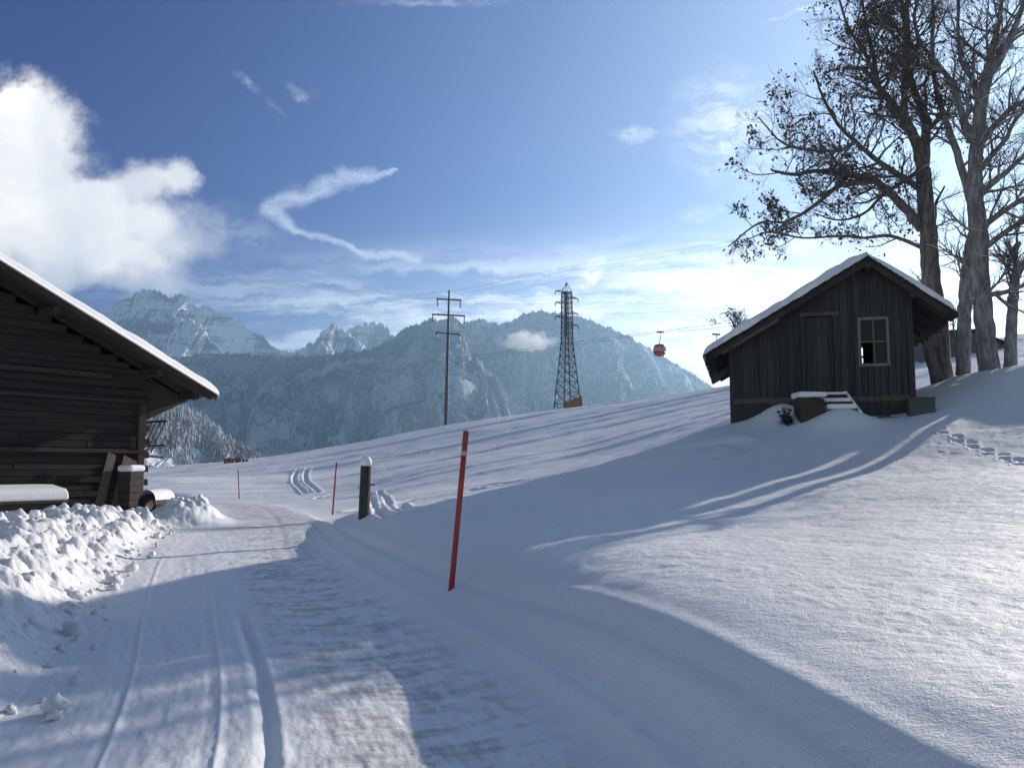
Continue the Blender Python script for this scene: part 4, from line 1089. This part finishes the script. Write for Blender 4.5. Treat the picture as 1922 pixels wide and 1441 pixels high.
# ---------------------------------------------------------------- trees
def cr(pts, n=6):
    pts = [np.array(p, float) for p in pts]; pts = [2 * pts[0] - pts[1]] + pts + [2 * pts[-1] - pts[-2]]; out = []
    for i in range(1, len(pts) - 2):
        p0, p1, p2, p3 = pts[i - 1:i + 3]
        for k in range(n):
            t = k / n; out.append(.5 * (2 * p1 + (p2 - p0) * t + (2 * p0 - 5 * p1 + 4 * p2 - p3) * t * t + (3 * p1 - p0 - 3 * p2 + p3) * t ** 3))
    out.append(pts[-2]); return out
class Tree:
    def __init__(s, seed, leaf, snow, droop=0., up=.5):
        s.r = random.Random(seed); s.wood = MB(); s.tw = MB(); s.lf = MB(); s.sn = MB(); s.leaf = leaf; s.snow = snow; s.up = up; s.nl = 0
    def snowy(s, pts, rad, k=.62):
        run = []; rr = []
        for i in range(len(pts) - 1):
            d = Vector(pts[i + 1]) - Vector(pts[i]); d.normalize()
            if abs(d.z) < .8 and s.r.random() < s.snow:
                for q in (i, i + 1):
                    if not run or run[-1] is not pts[q]: run.append(pts[q]); rr.append(rad[q])
            else:
                s._fl(run, rr, k); run, rr = [], []
        s._fl(run, rr, k)
    def _fl(s, run, rr, k):
        if len(run) > 1:
            up = np.array([0, 0, 1.]); q = [p + up * (r * .62 + .006) for p, r in zip(run, rr)]; w = [max(r * k, .010) for r in rr]; w[0] *= .5; w[-1] *= .5
            s.sn.tube(q, w, 5)
    def leaves(s, p, n):
        c_ = float(fbm(p[0] * 1.3 + p[2] * .9, p[1] * 1.3 - p[2] * .8, 3, 77))
        if c_ < -.22: return
        n = n + int(c_ * 3)
        for _ in range(n):
            c = Vector(p) + Vector((s.r.gauss(0, .07), s.r.gauss(0, .07), s.r.gauss(-.04, .07))); l = s.r.uniform(.04, .095)
            a = Vector((s.r.gauss(0, 1), s.r.gauss(0, 1), s.r.gauss(-.8, 1))).normalized() * l; b = a.cross(Vector((s.r.gauss(0, 1), s.r.gauss(0, 1), s.r.gauss(0, 1)))).normalized() * l * .45
            s.lf.add([c - a, c + b, c + a, c - b], [(0, 1, 2, 3)]); s.nl += 1
    def grow(s, p, d, L, r, lev, lf):
        n = 5 if lev < 3 else 3; pts = [np.array(p)]; rad = [r]; d = Vector(d).normalized()
        for i in range(n):
            d = (d + Vector((s.r.gauss(0, .16), s.r.gauss(0, .16), s.r.gauss(0, .13) + s.up * .12))).normalized()
            pts.append(pts[-1] + np.array(d) * L / n); rad.append(max(r * (1 - .75 * (i + 1) / n), .0035))
        (s.wood if r > .03 else s.tw).tube(pts, rad, 6 if r > .03 else (4 if r > .012 else 3), caps=False)
        if r > .014: s.snowy(pts, rad)
        if lev >= 4:
            if s.r.random() < lf * .42: s.leaves(pts[-1], s.r.randint(1, 3))
            return
        nb = {1: 9, 2: 9, 3: 6}[lev]
        for k in range(nb):
            t = .2 + .8 * (k + s.r.random() * .8) / nb; t = min(t, .99); i = int(t * n); q = pts[i] + (pts[i + 1] - pts[i]) * (t * n - i)
            dd = (Vector(pts[i + 1]) - Vector(pts[i])).normalized(); ax = Vector((s.r.gauss(0, 1), s.r.gauss(0, 1), s.r.gauss(0, .8)))
            ax = (ax - dd * ax.dot(dd)).normalized(); nd = (dd * .75 + ax * s.r.uniform(.5, 1.1) + Vector((0, 0, s.up * .35))).normalized()
            s.grow(q, nd, L * s.r.uniform(.42, .65) * (1.1 - .4 * t), max(rad[i] * s.r.uniform(.4, .6), .004), lev + 1, lf)
        if lev == 3 and s.r.random() < lf * .5: s.leaves(pts[-1], 3)
    def limb(s, pxs, Y0, dY, r0, r1, nb=8, L=2.6, t0=.15, lf=0., sides=8, lev=2):
        k = len(pxs); ctl = [P(px, py, Y0 + dY * (i / (k - 1)) ** 1.3) for i, (px, py) in enumerate(pxs)]
        pts = cr(ctl, 5); m = len(pts)
        pts = [p + np.array([s.r.gauss(0, 1), s.r.gauss(0, 1), s.r.gauss(0, 1)]) * min(.012, r0 * .05) for p in pts]
        rad = [r0 + (r1 - r0) * (i / (m - 1)) ** .9 for i in range(m)]
        s.wood.tube(pts, rad, sides); s.snowy(pts, rad, .6)
        for q in range(nb):
            t = t0 + (1 - t0) * (q + s.r.random()) / nb; t = min(t, .985); i = int(t * (m - 1)); p = pts[i]
            dd = (Vector(pts[min(i + 1, m - 1)]) - Vector(pts[max(i - 1, 0)])).normalized(); ax = Vector((s.r.gauss(0, 1), s.r.gauss(0, 1), s.r.gauss(0, .5)))
            ax = (ax - dd * ax.dot(dd)).normalized(); nd = (dd * .5 + ax + Vector((0, 0, s.up * .5))).normalized()
            s.grow(p, nd, L * s.r.uniform(.6, 1.15) * (1.05 - .35 * t), min(rad[i] * .5, .05), lev, lf)
    def build(s, name, label, bark, base, cat='tree'):
        o = empty(name, base, label=label, cat=cat, group='bare trees behind the hut')
        def sh(mb, nm, m, sm=True):
            if mb.n:
                V = np.array(mb.V) - np.array(base); c = link(nm, mesh(nm, V, mb.F, m, sm), o); return c
        sh(s.wood, 'trunk', bark); sh(s.tw, 'twigs', M['twig']); sh(s.lf, 'leaves', M['leaf'], False); sh(s.sn, 'snow', M['roofsnow'])
        return o
def c3(*pts): return [(1340 + x / 3.0017, y / 3.0017) for x, y in pts]
def trees():
    # leafy tree
    Y = 27.2; t = Tree(3, .0, .35, up=.45)
    base = hit(1770, 722, 10, 60); base = P(1770, 724, Y)
    t.limb([(1772, 740), (1765, 690), (1760, 620), (1752, 555), (1745, 480), (1738, 390), (1733, 320)], Y, 0, .37, .24, 3, 1.6, .5, .3, 12)
    t.limb([(1768, 735), (1752, 690), (1742, 650), (1738, 622)], Y - .3, -.2, .22, .13, 2, .9, .6, 0, 8)
    t.limb([(1733, 322), (1738, 250), (1733, 215), (1700, 120), (1703, 60), (1702, -60)], Y, 1, .19, .06, 16, 2.3, .1, .8)
    t.limb([(1732, 320), (1718, 262), (1698, 225), (1670, 190), (1648, 162), (1622, 132), (1585, 128)], Y, -1.6, .20, .05, 15, 2.2, .15, .9)
    t.limb([(1698, 225), (1697, 140), (1700, 60), (1680, -60)], Y, -.8, .13, .05, 12, 2.2, .1, .9)
    t.limb([(1648, 162), (1640, 110), (1625, 40), (1610, -50)], Y - 1, -1, .09, .03, 12, 2.0, .05, .9)
    t.limb(c3((1170, 1290), (1070, 1165), (960, 1060), (880, 1005), (720, 980), (600, 960), (450, 985), (330, 960)), Y, -2.4, .17, .035, 17, 2.0, .2, .9)
    t.limb(c3((900, 1020), (800, 1030), (700, 1050), (620, 1115), (520, 1190), (400, 1250), (250, 1260), (80, 1390)), Y - 1, -1.2, .10, .02, 17, 1.15, .1, .95)
    t.limb(c3((1190, 1080), (1110, 1030), (1000, 960), (900, 890), (800, 800), (700, 700), (620, 560), (560, 400)), Y, -1.5, .13, .03, 18, 2.0, .15, .95)
    t.limb(c3((800, 800), (700, 850), (500, 840), (380, 800), (250, 660)), Y - 1.2, -.8, .07, .02, 12, 1.6, .05, .95)
    t.limb(c3((1180, 1400), (1000, 1330), (850, 1340), (700, 1330), (500, 1340), (300, 1310), (120, 1385)), Y, 1.6, .07, .018, 15, 1.2, .1, .95)
    t.limb(c3((1190, 940), (1100, 1000), (950, 1100), (850, 1200), (700, 1240), (560, 1200)), Y + .3, 1.8, .09, .02, 12, 1.7, .15, .8)
    t.limb(c3((1200, 735), (1250, 690), (1300, 650), (1370, 640)), Y, -.6, .10, .03, 8, 1.7, .1, .5)
    t.limb(c3((930, 490), (850, 300), (760, 160), (700, -20)), Y - 1.4, -.3, .08, .03, 13, 2.0, .05, .9)
    t.limb(c3((1080, 400), (1150, 250), (1130, 100), (1160, -60)), Y, 1.2, .09, .04, 12, 2.0, .05, .9)
    t.limb(c3((1200, 1350), (1240, 1250), (1250, 1150), (1300, 1050)), Y, .5, .10, .03, 7, 1.5, .2, .1)
    t.build('leafy_tree', 'large tree with dry brown leaves rising just behind the hut roof', M['bark'], base)
    # twin trunk tree
    Y = 26.4; t = Tree(11, 0, .55, up=.5)
    t.limb([(1808, 706), (1809, 650), (1810, 590), (1814, 530), (1822, 470), (1828, 440)], Y, .3, .22, .19, 5, 1.6, .2, 0, 12)
    t.limb([(1828, 450), (1822, 380), (1800, 300), (1780, 240), (1760, 180), (1750, 100), (1752, 20), (1745, -60)], Y, 1.2, .15, .05, 16, 2.3, .15, .1)
    t.build('bare_tree', 'bare tree with thick straight trunk, first right of the leafy tree', M['bark_glare'], P(1806, 704, Y))
    Y = 25.6; t = Tree(13, 0, .75, up=.5)
    t.limb([(1860, 712), (1853, 660), (1846, 600), (1841, 530), (1838, 470), (1832, 400), (1830, 330), (1836, 240), (1843, 190), (1850, 150)], Y, 0, .32, .17, 8, 1.8, .25, 0, 12)
    t.limb([(1850, 150), (1880, 105), (1905, 50), (1930, -20)], Y, -.5, .16, .06, 12, 2.2, .05, 0)
    t.limb([(1848, 160), (1862, 90), (1875, 40), (1885, -40)], Y, .5, .12, .05, 12, 2.2, .05, 0)
    t.limb([(1840, 200), (1825, 150), (1805, 115), (1798, 60), (1800, -40)], Y, .8, .11, .04, 12, 2.2, .05, .1)
    t.limb(c3((1450, 800), (1400, 650), (1340, 470), (1250, 350), (1160, 230), (1120, 80)), Y, 1.2, .13, .03, 14, 2.0, .1, .15)
    t.limb(c3((1490, 1110), (1560, 1040), (1640, 975), (1747, 880), (1860, 790)), Y, -.8, .11, .05, 9, 1.8, .1, 0)
    t.limb(c3((1520, 790), (1590, 700), (1680, 610), (1747, 570), (1880, 500)), Y, -.5, .10, .05, 9, 1.8, .1, 0)
    t.limb(c3((1500, 960), (1560, 880), (1640, 790), (1690, 690), (1760, 600), (1850, 400)), Y, .6, .09, .04, 10, 1.8, .1, 0)
    t.limb(c3((1500, 1290), (1590, 1220), (1680, 1160), (1747, 1120), (1880, 1060)), Y, -.4, .11, .05, 8, 1.7, .1, 0)
    t.limb(c3((1480, 1430), (1560, 1370), (1650, 1300), (1747, 1245), (1880, 1190)), Y, -1, .10, .05, 8, 1.7, .1, 0)
    t.limb([(1822, 568), (1850, 556), (1890, 547), (1925, 534), (1960, 515)], Y, -.9, .09, .05, 7, 1.4, .2, 0)
    t.build('bare_tree', 'tall bare tree with snow lined limbs and flared snowy foot', M['bark_glare'], P(1858, 706, Y))
    Y = 25.2; t = Tree(17, 0, .6, up=.5)
    t.limb([(1897, 692), (1897, 640), (1900, 580), (1905, 530), (1908, 500), (1902, 478), (1912, 455)], Y, 0, .19, .08, 9, 1.3, .3, 0, 9)
    t.limb([(1904, 530), (1918, 500), (1935, 470), (1950, 400), (1955, 300)], Y, 0, .12, .05, 8, 1.6, .1, 0)
    t.build('bare_tree', 'thin bare tree at the right edge with forked top and brushy foot', M['bark_glare'], P(1897, 690, Y))
    # small tree top peeking above the roof of the hut, left
    Y = 44; t = Tree(23, 0, .3, up=.6)
    t.limb([(1400, 800), (1396, 720), (1388, 650), (1378, 612), (1370, 595)], Y, 0, .14, .03, 9, 1.3, .3, .3)
    t.limb([(1390, 650), (1385, 620), (1384, 592)], Y, 0, .06, .02, 7, .9, .2, .3)
    t.build('small_tree', 'small bare treetop showing just above the lower left roof of the hut', M['bark'], P(1400, 800, Y))
trees()

# ---------------------------------------------------------------- haze
def haze():
    mb = MB(); mb.box(-5500, 5500, -60, 6600, -480, 1150); o = mb.build('haze', None); tag(o, kind='stuff')
    m = bpy.data.materials.new('haze'); m.use_nodes = True; t = m.node_tree; t.nodes.clear()
    v = t.nodes.new('ShaderNodeVolumePrincipled'); v.inputs['Color'].default_value = (.46, .72, .98, 1); v.inputs['Density'].default_value = 1.0e-4; v.inputs['Anisotropy'].default_value = .55
    u = t.nodes.new('ShaderNodeOutputMaterial'); t.links.new(v.outputs[0], u.inputs['Volume']); o.data.materials.append(m)
haze()
def cloud_puff(px, py, D, w, h, dens):
    c = P(px, py, D); mb = MB(); V, Fc = clod(0, 0, 1.)
    mb.add([(a * w, b * w, cc * h) for a, b, cc in V], Fc)
    o = mb.build('cloud', None, smooth=True); o.location = c; tag(o, kind='stuff', label='small white cloud clinging to the far mountain flank', cat='cloud')
    m = bpy.data.materials.new('cloud'); m.use_nodes = True; t = m.node_tree; t.nodes.clear(); g = NG(t)
    tc = g.node('ShaderNodeTexCoord'); n = g.noise(tc.outputs['Object'], .022, 4, .6)
    q = g.vm('LENGTH', g.vm('DIVIDE', tc.outputs['Object'], (w, w, h * .8)), out=1)
    d = g.m('MULTIPLY', g.sm(g.m('ADD', q, g.m('MULTIPLY', g.m('SUBTRACT', n, .5), 2.2)), .95, .2), dens)
    v = g.node('ShaderNodeVolumePrincipled'); v.inputs['Color'].default_value = (1, 1, 1, 1); v.inputs['Anisotropy'].default_value = .3; g.put(v.inputs['Density'], d)
    u = g.node('ShaderNodeOutputMaterial'); g.l.new(v.outputs[0], u.inputs['Volume']); o.data.materials.append(m)
cloud_puff(992, 640, 3250, 125, 55, .015)
